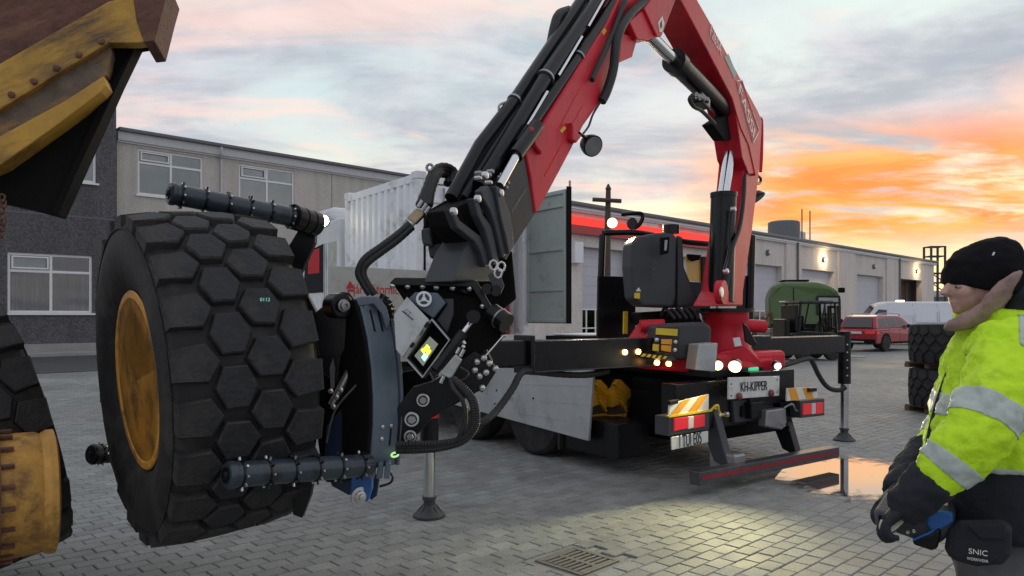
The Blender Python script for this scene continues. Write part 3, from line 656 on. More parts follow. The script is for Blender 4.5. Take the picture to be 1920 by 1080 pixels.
for i in range(16):
    a = 2*math.pi*i/16; c = V(.195, .26*math.cos(a), .26*math.sin(a))
    build(MB().cyl(c, c+V(-.03,0,0), .016, n=6), 'stud_hole', M['under'], rm, local=True)
build(MB().cyl(V(-.15,0,.385), V(-.24,.02,.392), .008, n=6), 'valve_stem', M['steel'], rm, local=True)

tq = W(497, 562, 3.30)
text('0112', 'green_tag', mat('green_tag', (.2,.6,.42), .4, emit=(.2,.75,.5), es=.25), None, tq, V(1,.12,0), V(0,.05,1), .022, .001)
gt_ = bpy.data.objects['green_tag']; gt_.parent = wheel; gt_.matrix_parent_inverse = (Matrix.Translation(wheel.location) @ wheel.rotation_euler.to_matrix().to_4x4()).inverted()
# ------------------------------------------------------------------ articulated hauler on the left
DN = V(.28, -1, 0).normalized()
dt = thing('hauler_truck', 'rusty yellow dump hauler with a missing wheel at the left edge', 'dump truck', G(-60, 1050))
DP = W(120, 200, 3.5)
def dslab(pxs, th, toward, name, m, bv=.004): return build(slab(pxs, 0, th, DN, DP, toward), name, M[m], dt, smooth=0, bevel=bv)
dslab([(-420,-220),(330,-220),(310,0),(292,74),(256,80),(222,150),(107,405),(60,392),(-30,372),(-420,300)], .14, -.02, 'skip_floor', 'under')
dslab([(-420,-220),(420,-120),(226,-6),(110,62),(0,124),(-420,330)], .12, .06, 'skip_side', 'rust')
dslab([(-420,322),(0,119),(203,3),(236,-6),(302,-6),(288,76),(258,80),(204,80),(110,137),(0,205),(-420,410)], .08, .10, 'upper_rail', 'dump_yellow', .004)
dslab([(-420,405),(0,200),(205,80),(209,100),(200,140),(120,193),(0,258),(-420,450)], .08, .055, 'rail_web', 'grime')
dslab([(-420,448),(0,255),(120,190),(194,142),(200,160),(190,172),(110,232),(0,310),(-420,500)], .14, .115, 'lower_rail', 'dump_yellow', .004)
dslab([(246,-30),(318,-30),(309,2),(290,77),(270,79),(256,40)], .30, .105, 'tail_lip', 'rust', .004)
for k in range(5):
    c_ = onp(22+k*42, 178-k*25, DP+DN*.10, DN); build(MB().lathe(c_, DN, [(0,.016),(.012,.014),(.016,.005)], 8), 'rail_bolt', M['rust'], dt)
dslab([(200,165),(212,150),(240,105),(252,92),(140,330),(108,405),(96,398)], .05, .0, 'floor_edge_strip', 'under')
for k in range(7):
    c = W(4+2*math.sin(k*2), 372+k*11, 3.4)
    build(MB().tube([c+V(.012*math.cos(t), .006*math.sin(t*2), .02*math.sin(t)) for t in [i*math.pi/4 for i in range(9)]], .005, n=6, sub=1), 'chain_link', M['rust'], dt)
lw = thing('hauler_rear_wheel', None, None); lw.parent = dt
lc = W(-58, 816, 4.35); lw.location = lc-woff(dt); lw.rotation_euler = (0, R_(-14), math.atan2(E1.y, E1.x))
tyre_parts(lw, .80, .62, .42, True, N_=20)
for p in list(lw.keys()): del lw[p]
lw.name = 'rear_wheel'
hb = W(8, 930, 3.75); hd = V(.80,.60,0).normalized()
hubp = MB().lathe(hb-hd*.45, hd, [(0,.05),(.0,.36),(.14,.36),(.15,.33),(.30,.32),(.31,.30),(.345,.30),(.35,.315),(.58,.31),(.60,.30),(.63,.318),(.66,.318),(.67,.29),(.68,.05)], 48)
ho = build(hubp, 'hub_drum', M['hub'], dt, smooth=30)
fl = build(MB().lathe(hb-hd*.06, hd, [(0,.30),(0,.345),(.035,.345),(.035,.30)], 48), 'hub_flange', M['rust'], ho, smooth=30)
for i in range(20):
    a = 2*math.pi*i/20; x_ = hd.cross(Zv); c = hb-hd*.025+x_*(.325*math.cos(a))+Zv*(.325*math.sin(a))
    build(MB().cyl(c, c+hd*.055, .0125, n=6), 'wheel_stud', M['rust'], ho, smooth=0)
build(MB().cyl(hb-hd*2.2, hb-hd*.4, .22, n=24), 'axle', M['under'], dt)

# ------------------------------------------------------------------ hydraulic tyre gripper
gp = thing('tyre_gripper', 'blue-grey hydraulic tyre gripper hanging from the crane arm', 'gripper', W(720, 940, 3.9))
GN = (E1*.35-E2*.94).normalized()            # most plates face the viewer, turned a little to the right
def gs(pxs, D, th, name, m, par=None, bv=.004, n=None): return build(slab(pxs, D, th, n or V(.15,-1,0)), name, M[m], par or gp, smooth=0, bevel=bv)
# curved main arm
outer = [(672,562,4.02),(680,590,3.99),(690,635,3.94),(697,690,3.90),(700,745,3.88),(700,795,3.87),(696,845,3.87),(692,880,3.88)]
arm_w = .165; quads = []
for i, (x, y, D) in enumerate(outer):
    p = W(x, y, D); dep = (.14, .17, .20, .22, .22, .21, .19, .17)[i]
    quads.append([p, p+E1*arm_w, p+E1*arm_w+E2*dep, p+E2*dep])
am = MB().rings(quads)
arm = build(am, 'main_arm', M['steelblue'], gp, smooth=25, bevel=.008)
# dark flank plate on the tyre side of the arm, slightly larger than the arm
fl_ = []
for i, (x, y, D) in enumerate(outer):
    p = W(x-4, y, D)-E2*.012; dep = (.20,.24,.27,.29,.29,.27,.25,.22)[i]; q = p-E1*.02
    fl_.append([q, q+E1*.018, q+E1*.018+E2*dep, q+E2*dep])
build(MB().rings(fl_), 'flank_plate', M['under'], gp, smooth=25, bevel=.004)
fl_ = []
for i, (x, y, D) in enumerate(outer):
    p = W(x, y, D)+E1*(arm_w+.002)-E2*.014; dep = .2
    fl_.append([p, p+E1*.016, p+E1*.016+E2*dep, p+E2*dep])
build(MB().rings(fl_), 'right_flank_plate', M['steelblue'], gp, smooth=25, bevel=.003)
def on_arm(t, s, lift=.002):                 # t along the arm, s across its outer face
    i = min(int(t), len(quads)-2); f = t-i
    a = quads[i][0].lerp(quads[i+1][0], f); b_ = quads[i][1].lerp(quads[i+1][1], f); return a.lerp(b_, s)-E2*lift
for s0 in (.32, .62):
    build(MB().tube([on_arm(t, s0, .001) for t in (.55, .9, 1.3, 1.7)], .006, n=6, sub=2), 'weld_slot', M['black'], arm)
for t, s0 in ((5.15, .35), (5.15, .68), (5.6, .35)):
    build(MB().lathe(on_arm(t, s0, 0), -E2, [(0,.011),(.008,.011),(.011,.006)], 10), 'rivet', M['bolt'], arm)
build(MB().tube([on_arm(t, .68, .001) for t in (5.25, 5.5, 5.9)], .005, n=6, sub=2), 'weld_slot', M['black'], arm)
mt = on_arm(6.35, .80, .030)
build(MB().tube([mt+E1*(.022*math.cos(t))+Zv*(.011*math.sin(t)) for t in [i*math.pi/8 for i in range(17)]], .0055, n=8, sub=1), 'warning_mark', mat('lime_mark', (.5,.9,.35), .4, emit=(.6,1,.4), es=.35), arm)
# rounded shoulder and pin at the top of the arm
for nm, x, y, D, rr_, th in (('shoulder_eye', 643, 573, 3.98, .068, .10), ('shoulder_eye', 706, 582, 4.06, .075, .06)):
    c = W(x, y, D); build(MB().lathe(c+E2*th, -E2, [(0,.03),(0,rr_),(th-.008,rr_),(th,rr_-.008),(th,.03)], 32), nm, M['black'] if x < 700 else M['steelblue'], gp)
c = W(643, 573, 3.97)
build(MB().lathe(c, -E2, [(0,.034),(.012,.034),(.014,.026),(.03,.026),(.032,.012),(.02,.0105),(.02,.004)], 24), 'shoulder_pin', M['steel'], gp)
build(slab([(592,585),(606,574),(640,547),(655,548),(668,566),(672,590),(662,625),(640,668),(634,720),(606,700),(594,640)], 4.05, .05, V(.15,-1,0)), 'shoulder_plate', M['black'], gp, smooth=0, bevel=.006)
build(slab([(664,560),(676,556),(706,556),(724,574),(731,600),(724,620),(716,590),(700,570),(672,575)], 4.02, .03, V(.15,-1,0)), 'shoulder_cap', M['steelblue'], gp, smooth=0, bevel=.006)
for k in range(11):
    a = R_(70-k*15); c = W(706, 590, 4.12); d_ = V(math.cos(a)*.9, -.1, math.sin(a)); p = c+V(math.cos(a)*.092, 0, math.sin(a)*.11)
    build(MB().box(p, (.03, .07, .016), (d_.normalized(), V(0,1,0), d_.cross(V(0,1,0)).normalized())), 'gear_tooth', M['black'], gp, smooth=0, bevel=.002)
build(MB().lathe(W(706,590,4.09), V(0,1,0), [(0,.02),(0,.088),(.07,.088),(.07,.02)], 28), 'gear_wheel', M['black'], gp)
# rollers that clamp the tread
def roller(p, q, r, name, n_ring=6, lab=None, hid=False):
    d = (q-p).normalized()
    L_ = (q-p).length
    o = build(MB().lathe(p, d, [(0,r*.5),(0,r*.92),(.012,r*1.08),(.03,r*1.08),(.034,r),(L_-.03,r),(L_,r*.98)], 28), name, M['black' if name == 'rear_roller' else 'roller'], gp)
    build(MB().lathe(p-d*.002, -d, [(0,r*.6),(.004,r*.6),(.004,.02),(.012,.018),(.012,.002)], 20), 'end_cap', M['black'], o)
    x = d.orthogonal().normalized(); y = d.cross(x)
    for k in range(n_ring):
        c = p+d*(.06+k*(L_-.12)/max(n_ring-1, 1))
        build(MB().lathe(c, d, [(-.004,r*.9),(-.004,r*1.07),(.004,r*1.07),(.004,r*.9)], 24), 'band', M['black'], o)
        for a in [i*math.pi/5 for i in range(10)]:
            b0 = c+x*(math.cos(a)*r*1.03)+y*(math.sin(a)*r*1.03); u = (b0-c).normalized()
            build(MB().cyl(b0+d*.008, b0+d*.008+u*.016, .006, n=6), 'grip_stud', M['bolt'] if random.random() < .55 else M['black'], o, smooth=0)
    return o
roller(W(424,891,3.26), W(692,872,3.80), .058, 'lower_roller')
roller(W(316,362,4.08), W(560,409,4.55), .060, 'upper_roller')
c0, c1 = W(548,406,4.5), W(592,420,4.68); d_ = (c1-c0).normalized(); L_ = (c1-c0).length
build(MB().lathe(c0, d_, [(0,.05),(0,.078),(L_*.3,.078),(L_*.31,.072),(L_*.36,.072),(L_*.37,.078),(L_*.65,.078),(L_*.66,.072),(L_*.71,.072),(L_*.72,.078),(L_,.078),(L_,.04)], 28), 'roller_boss', M['black'], gp)
build(slab([(560,430),(592,428),(590,455),(560,520),(600,600),(640,660),(600,720),(540,560),(535,470)], 4.72, .06), 'rear_arm_plate', M['black'], gp, smooth=0, bevel=.006)
roller(W(170,852,4.75), W(300,846,5.2), .062, 'rear_roller', 3)
build(slab([(604,868),(690,862),(688,892),(640,905),(610,905)], 4.0, .09), 'lower_foot', M['black'], gp, smooth=0, bevel=.01)
for k in range(3):
    x = 695+k*14; build(slab([(x,868),(x+10,868),(x+8,898),(x-4,898)], 3.86, .14, V(.15,-1,0)), 'foot_rib', M['steelblue'], gp, smooth=0, bevel=.006)
# inner mechanism in blue and black between arm and tyre
build(slab([(600,700),(655,640),(668,700),(672,780),(672,880),(604,890),(592,800)], 4.25, .05), 'inner_plate', M['black'], gp, smooth=0, bevel=.006)
build(slab([(612,800),(668,735),(676,790),(674,905),(655,930),(622,912),(608,880)], 4.05, .06), 'blue_link', M['deepblue'], gp, smooth=0, bevel=.008)
build(slab([(660,880),(698,876),(697,918),(690,940),(664,944),(656,925)], 3.98, .05), 'blue_bracket', M['blue'], gp, smooth=0, bevel=.006)
build(slab([(700,890),(712,890),(706,930),(696,938),(690,932)], 4.05, .03), 'bracket_cheek', M['deepblue'], gp, smooth=0, bevel=.004)
c = W(673, 931, 3.97); build(MB().lathe(c, -E2, [(0,.052),(.008,.052),(.010,.034),(.022,.032),(.024,.018),(.034,.016),(.036,.004)], 24), 'lower_pin', M['bolt'], gp)
build(slab([(556,885),(590,880),(582,930),(566,972),(548,965)], 3.75, .05), 'roller_guard', M['black'], gp, smooth=0, bevel=.006)
build(MB().cyl(W(622,760,4.0), W(658,690,4.05), .022, n=14), 'small_cylinder', M['steel'], gp)
build(MB().tube([W(612,830,3.95), W(628,770,3.95), W(668,722,3.95)], .006, n=6), 'steel_pipe', M['steel'], gp)
for x, y in ((621,733),(632,744),(640,731),(626,762)): build(MB().lathe(W(x,y,3.94), V(0,-1,0), [(0,.014),(.015,.014),(.02,.007)], 8), 'fitting', M['bolt'], gp)
build(slab([(618,690),(624,672),(628,690),(626,728),(620,730)], 3.98, .02), 'polished_rod', M['steel'], gp, smooth=0)
build(MB().tube([W(712,912,4.2), W(732,905,4.2), W(736,893,4.2), W(728,884,4.2)], .007, n=8), 'hose_end', M['hose'], gp)
# rotator head plate with bolts
HN = V(.12,-1,.05).normalized()
head = build(slab([(736,530),(886,527),(950,622),(938,642),(905,660),(862,672),(820,640),(772,585)], 4.10, .06, HN), 'head_plate', M['under'], gp, smooth=0, bevel=.006)
hp = W(843, 590, 4.10)
build(slab([(730,531),(740,520),(884,522),(896,529),(953,626),(942,630),(884,538),(742,535)], 0, .05, HN, hp, .05), 'head_flange', M['black'], gp, smooth=0, bevel=.006)
for x, y in ((736,536),(764,537),(792,537),(818,539),(848,540),(880,541),(905,574),(922,599),(944,629)):
    c = onp(x, y, hp+HN*.03, HN); build(MB().lathe(c, HN, [(0,.016),(.01,.016),(.017,.010),(.019,.003)], 10), 'head_bolt', M['bolt'], gp)
build(slab([(766,560),(778,548),(820,549),(836,568),(812,597),(795,585)], 4.0, .10), 'valve_housing', M['steelblue'], gp, smooth=0, bevel=.006)
c = W(795, 561, 3.975)
hw = build(MB().lathe(c, V(.1,-1,.1), [(0,.030),(0,.042),(.012,.042),(.012,.030)], 28, ring=True), 'handwheel', M['white'], gp)
hx_ = V(1,.1,0); build(MB().lathe(c, V(.1,-1,.1), [(0,.012),(.013,.012),(.013,.004)], 12), 'handwheel_hub', M['white'], hw)
for a in (90, 210, 330): build(MB().cyl(c+V(.01*math.cos(R_(a)),-.006,.01*math.sin(R_(a))), c+V(.034*math.cos(R_(a)),-.006,.034*math.sin(R_(a))), .006, n=6), 'handwheel_spoke', M['white'], hw)
build(slab([(830,560),(850,560),(850,590),(838,625),(818,600),(838,570)], 4.04, .12), 'housing_side', M['grey_plastic'], gp, smooth=0, bevel=.006)
# motor sticking out at the right
p_, q_ = W(925,590,4.08), W(958,598,4.02); build(MB().cyl(W(922,586,4.06), W(950,606,4.0), .055, n=24), 'hydraulic_motor', M['black'], gp)
build(MB().lathe(W(936,596,4.03), (W(950,606,4.0)-W(922,586,4.06)), [(0,.05),(0,.058),(.01,.058),(.01,.05)], 24), 'motor_ring', M['steel'], gp)
# opened case with control screen
CN = V(-.05,-1,.10).normalized(); cp0 = W(800, 650, 3.88)
cq = [(810,597),(844,637),(792,709),(760,673)]
cw = [onp(x, y, cp0, CN) for x, y in cq]; cc = sum(cw, V(0,0,0))/4; inn = [p.lerp(cc, .09) for p in cw]
cs = MB()
for i in range(4):
    j = (i+1) % 4; cs.hexa([cw[i], cw[j], inn[j], inn[i]], [p-CN*.10 for p in (cw[i], cw[j], inn[j], inn[i])])
case = build(cs, 'control_case', M['grey_plastic'], gp, smooth=0, bevel=.003)
rimc = MB()
for i in range(4):
    j = (i+1) % 4; a, b_ = cw[i]+CN*.002, cw[j]+CN*.002; c_, d2 = a.lerp(cc+CN*.002, .07), b_.lerp(cc+CN*.002, .07)
    rimc.hexa([a, b_, d2, c_], [q-CN*.008 for q in (a, b_, d2, c_)])
build(rimc, 'case_rim', M['alu'], case, smooth=0)
build(MB().prism([p-CN*.095 for p in inn], -CN*.005), 'case_floor', M['under'], case, smooth=0)
sp = [onp(x, y, cp0-CN*.055, CN) for x, y in ((806,631),(821,645),(793,686),(777,667))]
scr = build(MB().prism(sp, -CN*.012), 'screen', mat('screen_glass', (.05,.06,.055), .2, emit=(.25,.28,.22), es=.35), case, smooth=0)
def onscr(u, v, k=.002): return sp[0].lerp(sp[1], u).lerp(sp[3].lerp(sp[2], u), v)+CN*k
for (u0, u1, v0, v1, nm) in ((.22,.62,.30,.52,'yellow_tile'),(.62,.88,.36,.58,'yellow_tile'),(.12,.5,.53,.66,'yellow_tile'),(.50,.92,.60,.84,'blue_tile')):
    m_ = M.setdefault(nm, mat(nm, (.8,.8,.05) if nm[0] == 'y' else (.4,.7,.8), .3, emit=(.85,.9,.05) if nm[0] == 'y' else (.4,.75,.85), es=.9))
    build(MB().prism([onscr(u0,v0), onscr(u1,v0), onscr(u1,v1), onscr(u0,v1)], CN*.001), nm, m_, scr, smooth=0)
lid = [onp(x, y, W(772,620,3.86), V(-.1,-1,.3).normalized()) for x, y in ((763,556),(805,600),(754,670),(742,655),(738,590))]
lo_ = build(MB().prism(lid, V(-.1,-1,.3).normalized()*-.02), 'case_lid', M['alu'], case, smooth=0, bevel=.003)
ld = [(763,560),(758,572),(780,590)]
build(MB().tube([W(754,583,3.83), W(775,600,3.83)], .0035, n=6, sub=1), 'lid_strap', M['ink'], lo_)
text('GT', 'lid_marking', M['ink'], lo_, W(764,586,3.83), V(.7,0,-.6), V(.6,0,.7), .03, .001)
for (x, y) in ((800,609),(773,647)): build(MB().box(W(x,y,3.84), (.03,.012,.018), (V(.6,0,.8), V(0,1,0), V(-.8,0,.6))), 'case_latch', M['black'], case, smooth=0, bevel=.002)
# tilt cylinder and valve block
build(MB().cyl(W(815,694,3.84), W(868,624,3.92), .028, n=20), 'tilt_cylinder', M['black'], gp)
build(MB().cyl(W(866,626,3.92), W(886,600,3.95), .013, n=16), 'tilt_rod', M['chrome'], gp)
build(MB().lathe(W(888,594,3.93), V(0,-1,0), [(-.03,.02),(-.03,.036),(.03,.036),(.03,.01)], 20), 'rod_eye', M['black'], gp)
vb = build(slab([(854,664),(866,675),(845,711),(824,700)], 3.78, .05), 'valve_block', M['alu'], gp, smooth=0, bevel=.005)
for x, y, x2, y2 in ((856,663,862,652),(863,668,870,655),(868,640,872,645),(866,648,871,652)): build(MB().cyl(W(x,y,3.80), W(x2,y2,3.80), .009, n=8), 'valve_fitting', M['bolt'], vb)
build(MB().cyl(W(832,705,3.77), W(826,718,3.77), .009, n=8), 'valve_fitting', M['bolt'], vb)
build(MB().tube([W(862,688,3.78), W(878,700,3.78), W(868,712,3.78), W(852,712,3.78)], .006, n=8), 'valve_pipe', M['hose'], vb)
# link plate with bolts
lp = build(slab([(868,672),(890,658),(935,690),(905,737),(899,733),(834,770),(808,785),(786,812),(765,828),(744,828),(744,765),(775,725),(812,715),(850,690)], 4.0, .07, V(.1,-1,0)), 'link_plate', M['black'], gp, smooth=0, bevel=.006)
for x, y in ((907,671),(894,678),(917,681),(890,694),(911,698),(899,705),(929,691),(904,727)):
    build(MB().lathe(W(x,y,3.975), V(.1,-1,0), [(0,.017),(.01,.017),(.018,.011),(.020,.003)], 10), 'link_bolt', M['bolt'], lp)
for x, y, r in ((793,750,.036),(772,786,.040),(769,818,.034)):
    pn = build(MB().lathe(W(x,y,3.97), V(.1,-1,0), [(0,r*1.12),(.010,r*1.12),(.012,r*.6)], 28), 'link_pin', M['black'], lp, smooth=20)
    build(MB().lathe(W(x,y,3.956), V(.1,-1,0), [(0,r*.72),(0,r*.98),(.012,r*.98),(.014,r*.92),(.014,r*.72)], 28, ring=True), 'pin_ring', M['bolt'], lp, smooth=20)
    build(MB().lathe(W(x,y,3.955), V(.1,-1,0), [(0,r*.60),(.026,r*.60),(.030,r*.52)], 6), 'pin_nut', M['steel'], lp, smooth=20)
build(slab([(742,700),(800,690),(815,720),(780,745),(742,765)], 4.15, .08), 'knuckle_block', M['under'], gp, smooth=0, bevel=.01)
build(slab([(860,640),(905,640),(925,680),(880,690),(850,668)], 4.16, .10), 'yoke_block', M['black'], gp, smooth=0, bevel=.01)
build(MB().tube([W(944,629,3.95), W(910,668,3.95)], .004, n=6, sub=1), 'guard_rod', M['chrome'], gp)
# ribbed hoses looping from the valve to the arm
for k, (dx, r) in enumerate(((0, .017), (-16, .013), (6, .015))):
    build(MB().tube([W(848+dx*.2,710,3.76), W(866+dx,728,3.72), W(884+dx,752,3.70), W(889+dx,785,3.70), W(882+dx,808,3.70), W(862+dx*.5,824+k*3,3.71), W(820,832+k*5,3.74), W(780,833+k*6,3.78), W(744,834+k*6,3.83)], r, n=10, sub=14, rib=.10 if k != 1 else 0), 'hose', M['hose'], gp)
# twin hoses from the crane tip to the gripper shoulder
for k in (0, 1):
    s_ = k*9
    build(MB().tube([W(694+s_,552,4.12), W(680+s_*.9,530,4.12), W(672+s_,510,4.12), W(684+s_*.7,485+s_*.8,4.12), W(715+s_*.3,462+s_,4.14), W(742+s_*.3,442+s_,4.16), W(768+s_*.6,420+s_*.6,4.2)], .020, n=12, sub=10, rib=.04), 'supply_hose', M['hose'], gp)
# ------------------------------------------------------------------ crane truck
TR = V(2.49, 7.60, 0); TA = V(-.59, .807, 0).normalized(); TL = V(TA.y, -TA.x, 0)      # rear centre, forward, to the right-hand side
def T(u, v, z): return TR+TA*u+TL*v+Zv*z
def tbox(mb, u0, u1, v0, v1, z0, z1): return mb.box(T((u0+u1)/2, (v0+v1)/2, (z0+z1)/2), (abs(u1-u0), abs(v1-v0), abs(z1-z0)), (TA, TL, Zv))
trk = thing('crane_truck', 'flatbed truck carrying the red crane, white cab hidden behind the tyre', 'truck', T(4, 0, 0))
def tp_(name, m, *b, par=None, bv=.008): return build(tbox(MB(), *b), name, M[m], par or trk, smooth=0, bevel=bv)
for v in (-.42, .42): tp_('chassis_rail', 'under', .12, 9.3, v-.05, v+.05, .72, 1.0)
tp_('subframe', 'black', .12, 7.5, -.55, .55, 1.0, 1.08)
bed = tp_('load_bed', 'under', 1.25, 7.55, -1.25, 1.25, 1.085, 1.13)
for k in range(16):
    v = -1.22+k*.1545
    build(tbox(MB(), 1.3, 4.85, v, v+.146, 1.132, 1.155), 'deck_plank', M['wood'], bed, smooth=0)
tp_('side_rail', 'black', 1.2, 7.55, -1.275, -1.252, 1.06, 1.16); tp_('side_rail', 'black', 1.2, 7.55, 1.252, 1.275, 1.06, 1.16)
# folded-down aluminium dropside
NP = -TL; P_ = T(1.2, -1.29, .7)
ds = build(slab([(1113,690),(1103,827),(886,768),(770,738),(800,690)], 0, .03, NP, P_), 'dropside', M['alu'], trk, smooth=0, bevel=.004)
build(slab([(1113,690),(1103,827),(1096,825),(1105,690)], 0, .03, NP, P_, .03), 'dropside_end_post', M['alu'], ds, smooth=0, bevel=.004)
for py0, py1 in ((722,716),(757,740),(792,760)):
    build(slab([(1104,py0),(1104,py0+2.5),(880,py1+2),(880,py1)], 0, .004, NP, P_, .004), 'profile_line', M['alu'], ds, smooth=0)
for x, y in ((1000,747),(928,757),(931,732)): build(MB().lathe(onp(x,y,P_,NP), NP, [(0,.014),(.006,.012),(.008,.004)], 8), 'rivet', M['black'], ds)
# wheels
def truck_wheel(u, v, R=.5, w=.3):
    c = T(u, v, R); s_ = 1 if v > 0 else -1
    o = build(MB().lathe(c-TL*w/2, TL, [(0,R*.55),(0,R*.9),(.03,R*.98),(.06,R),(w-.06,R),(w-.03,R*.98),(w,R*.9),(w,R*.55),(w*.5,R*.5)], 40), 'wheel', M['rubber_side'], trk)
    build(MB().lathe(c+TL*(s_*(w/2-.07)), TL*s_, [(0,.05),(0,R*.56),(.02,R*.56),(.02,R*.3),(.09,R*.26),(.09,.02)], 28), 'wheel_rim', M['steel'], o)
    for k in range(10):
        a = k*math.pi/5; q = c+TL*(s_*(w/2-.05))+TA*(math.cos(a)*R*.42)+Zv*(math.sin(a)*R*.42)
        build(MB().cyl(q, q+TL*(s_*.03), .014, n=6), 'wheel_nut', M['bolt'], o, smooth=0)
for u in (2.15, 3.5, 8.75):
    for v in (-1.08, 1.08): truck_wheel(u, v)
for u in (2.15, 3.5): build(MB().cyl(T(u,-1,.5), T(u,1,.5), .08, n=12), 'axle', M['under'], trk)
tp_('mud_flap', 'rubber_side', 1.62, 1.66, -1.25, -.72, .14, .72); tp_('mud_flap', 'rubber_side', 1.18, 1.24, .72, 1.25, .14, .72)
tp_('toolbox', 'black', .75, 1.6, -1.2, -.75, .16, .52); tp_('fuel_tank', 'under', 4.4, 5.6, -1.2, -.6, .35, .85)
tp_('side_guard', 'black', 4.3, 7.4, -1.24, -1.2, .42, .50)
tp_('air_tank', 'under', .5, 1.15, -.6, .6, .45, .8)
tp_('underbody_light_block', 'under', 1.3, 7.3, -.8, .8, .38, .98, bv=.05); tp_('far_light_block', 'under', 1.3, 7.3, 1.2, 1.24, .22, 1.0); tp_('rear_light_block', 'under', .35, 1.25, -.55, 1.15, .30, .95, bv=.05)  # added dark boxes blocking light under the truck, in place of its undercarriage
# rear body: cross beam, light carriers, plates, hitch
tp_('rear_beam', 'black', .02, .20, -1.18, -.12, .52, .98); tp_('rear_plate_carrier', 'black', -.05, .08, -.15, .62, .70, 1.05)
def rear(v0, v1, z0, z1, u, th=.02): return tbox(MB(), u, u+th, v0, v1, z0, z1)
def rp(px, py, u): return onp(px, py, T(u, 0, 0), TA)         # photo pixel on a crosswise plane of the truck
def rslab(pxs, u, th): return MB().prism([rp(x, y, u) for x, y in pxs], TA*th)
def tail(pts_board, pts_light, u, name, stripes):
    hbx = build(rslab(pts_light, u, .16), name, M['grey_plastic'], trk, smooth=0, bevel=.006)
    b = build(rslab(pts_board, u-.005, .02), 'hazard_board', M['white_stripe'], trk, smooth=0, bevel=.002)
    A_, B_, C_, D_ = [rp(x, y, u-.007) for x, y in pts_board]         # bottom-left, bottom-right, top-right, top-left
    def bi(s_, t_): return A_.lerp(B_, s_).lerp(D_.lerp(C_, s_), t_)
    for s0, s1, sh in stripes:
        cl = lambda x: min(max(x, 0), 1)
        build(MB().prism([bi(cl(s0),0), bi(cl(s1),0), bi(cl(s1+sh),1), bi(cl(s0+sh),1)], -TA*.002), 'hazard_stripe', M['orange_stripe'], b, smooth=0)
    return hbx
lb = tail([(1255,779),(1329,769),(1329,739),(1256,757)], [(1253,782),(1330,770),(1330,806),(1253,818)], -.22, 'tail_light_housing', ((.02,.22,.30),(.46,.68,.30)))
for x0, x1, m_ in ((1265,1291,'lens_red'),(1291,1301,'lens_clear'),(1301,1322,'lens_red')):
    build(rslab([(x0,786-(x0-1253)*.13),(x1,786-(x1-1253)*.13),(x1,808-(x1-1253)*.13),(x0,810-(x0-1253)*.13)], -.235, .02), 'tail_lens', M[m_], lb, smooth=0, bevel=.005)
build(rslab([(1252,780),(1330,768),(1336,771),(1256,783)], -.235, .03), 'light_ledge', M['label_yellow'], lb, smooth=0)
rb_ = tail([(1476,752),(1534,746),(1531,726),(1477,728)], [(1500,752),(1546,747),(1546,779),(1502,784)], -.22, 'tail_light_housing', ((.14,.38,-.12),(.62,.86,-.12)))
for x0, x1, m_ in ((1507,1522,'lens_red'),(1523,1530,'lens_clear'),(1531,1544,'lens_red')):
    build(rslab([(x0,758-(x0-1500)*.08),(x1,758-(x1-1500)*.08),(x1,778-(x1-1500)*.08),(x0,779-(x0-1500)*.08)], -.235, .02), 'tail_lens', M[m_], rb_, smooth=0, bevel=.004)
build(rslab([(1518,728),(1532,727),(1532,734),(1518,735)], -.26, .03), 'marker_lamp', M['black'], rb_, smooth=0, bevel=.004)
build(rslab([(1255,752),(1272,749),(1272,757),(1256,760)], -.25, .03), 'marker_lamp', M['black'], lb, smooth=0, bevel=.004)
np_ = build(rslab([(1259,820),(1328,808),(1328,829),(1260,844)], -.24, .012), 'number_plate', M['plate_white'], trk, smooth=0, bevel=.003)
text('I TUJ E05', 'plate_lettering', M['ink'], np_, rp(1295,825.5,-.243), rp(1327,818,-.24)-rp(1262,830,-.24), Zv, .155, .002, fit=.295)
kp = build(rslab([(1367,708),(1462,705),(1461,742),(1366,749)], -.12, .02), 'name_plate', M['plate_white'], trk, smooth=0, bevel=.004)
text('KH-KIPPER', 'name_lettering', M['ink'], kp, rp(1414,725,-.124), rp(1450,722,-.12)-rp(1375,726.5,-.12), Zv, .135, .002, fit=.43)
for x, y in ((1385,743),(1445,737)): build(MB().lathe(rp(x,y,-.13), -TA, [(0,.036),(.02,.036),(.03,.02)], 16), 'reflector', mat('dull_red_lens', (.22,.04,.05), .3), kp)
for x, y in ((1371,720),(1371,742),(1457,712),(1457,735)): build(MB().lathe(rp(x,y,-.123), -TA, [(0,.008),(.006,.006)], 8), 'plate_screw', M['ink'], kp)
hit = build(rslab([(1375,752),(1450,744),(1452,778),(1430,788),(1378,793)], -.02, .18), 'hitch_plate', M['grey_plastic'], trk, smooth=0, bevel=.01)
for x in (1391, 1408): build(rslab([(x,762),(x+8,760),(x+8,780),(x,782)], -.045, .03), 'hitch_slot', M['under'], hit, smooth=0, bevel=.004)
build(rslab([(1408,755),(1432,752),(1432,783),(1410,786)], -.10, .10), 'hitch_jaw', M['black'], trk, smooth=0, bevel=.01)
build(rslab([(1438,770),(1474,765),(1476,798),(1466,806),(1436,800)], -.16, .10), 'hitch_apron', M['steel'], trk, smooth=0, bevel=.012)
build(MB().tube([rp(1474,795,-.2), rp(1479,800,-.2), rp(1479,808,-.2)], .01), 'hook', M['black'], trk)
for x, y in ((1338,765),(1346,778),(1360,776)): build(MB().lathe(rp(x,y,-.2), -TA, [(0,.02),(.03,.02),(.04,.012)], 10), 'air_coupling', M['bolt'], trk)
build(MB().tube([rp(1332,770,-.2), rp(1345,760,-.25), rp(1350,775,-.22), rp(1365,780,-.15)], .012), 'air_line', M['label_yellow'], trk)
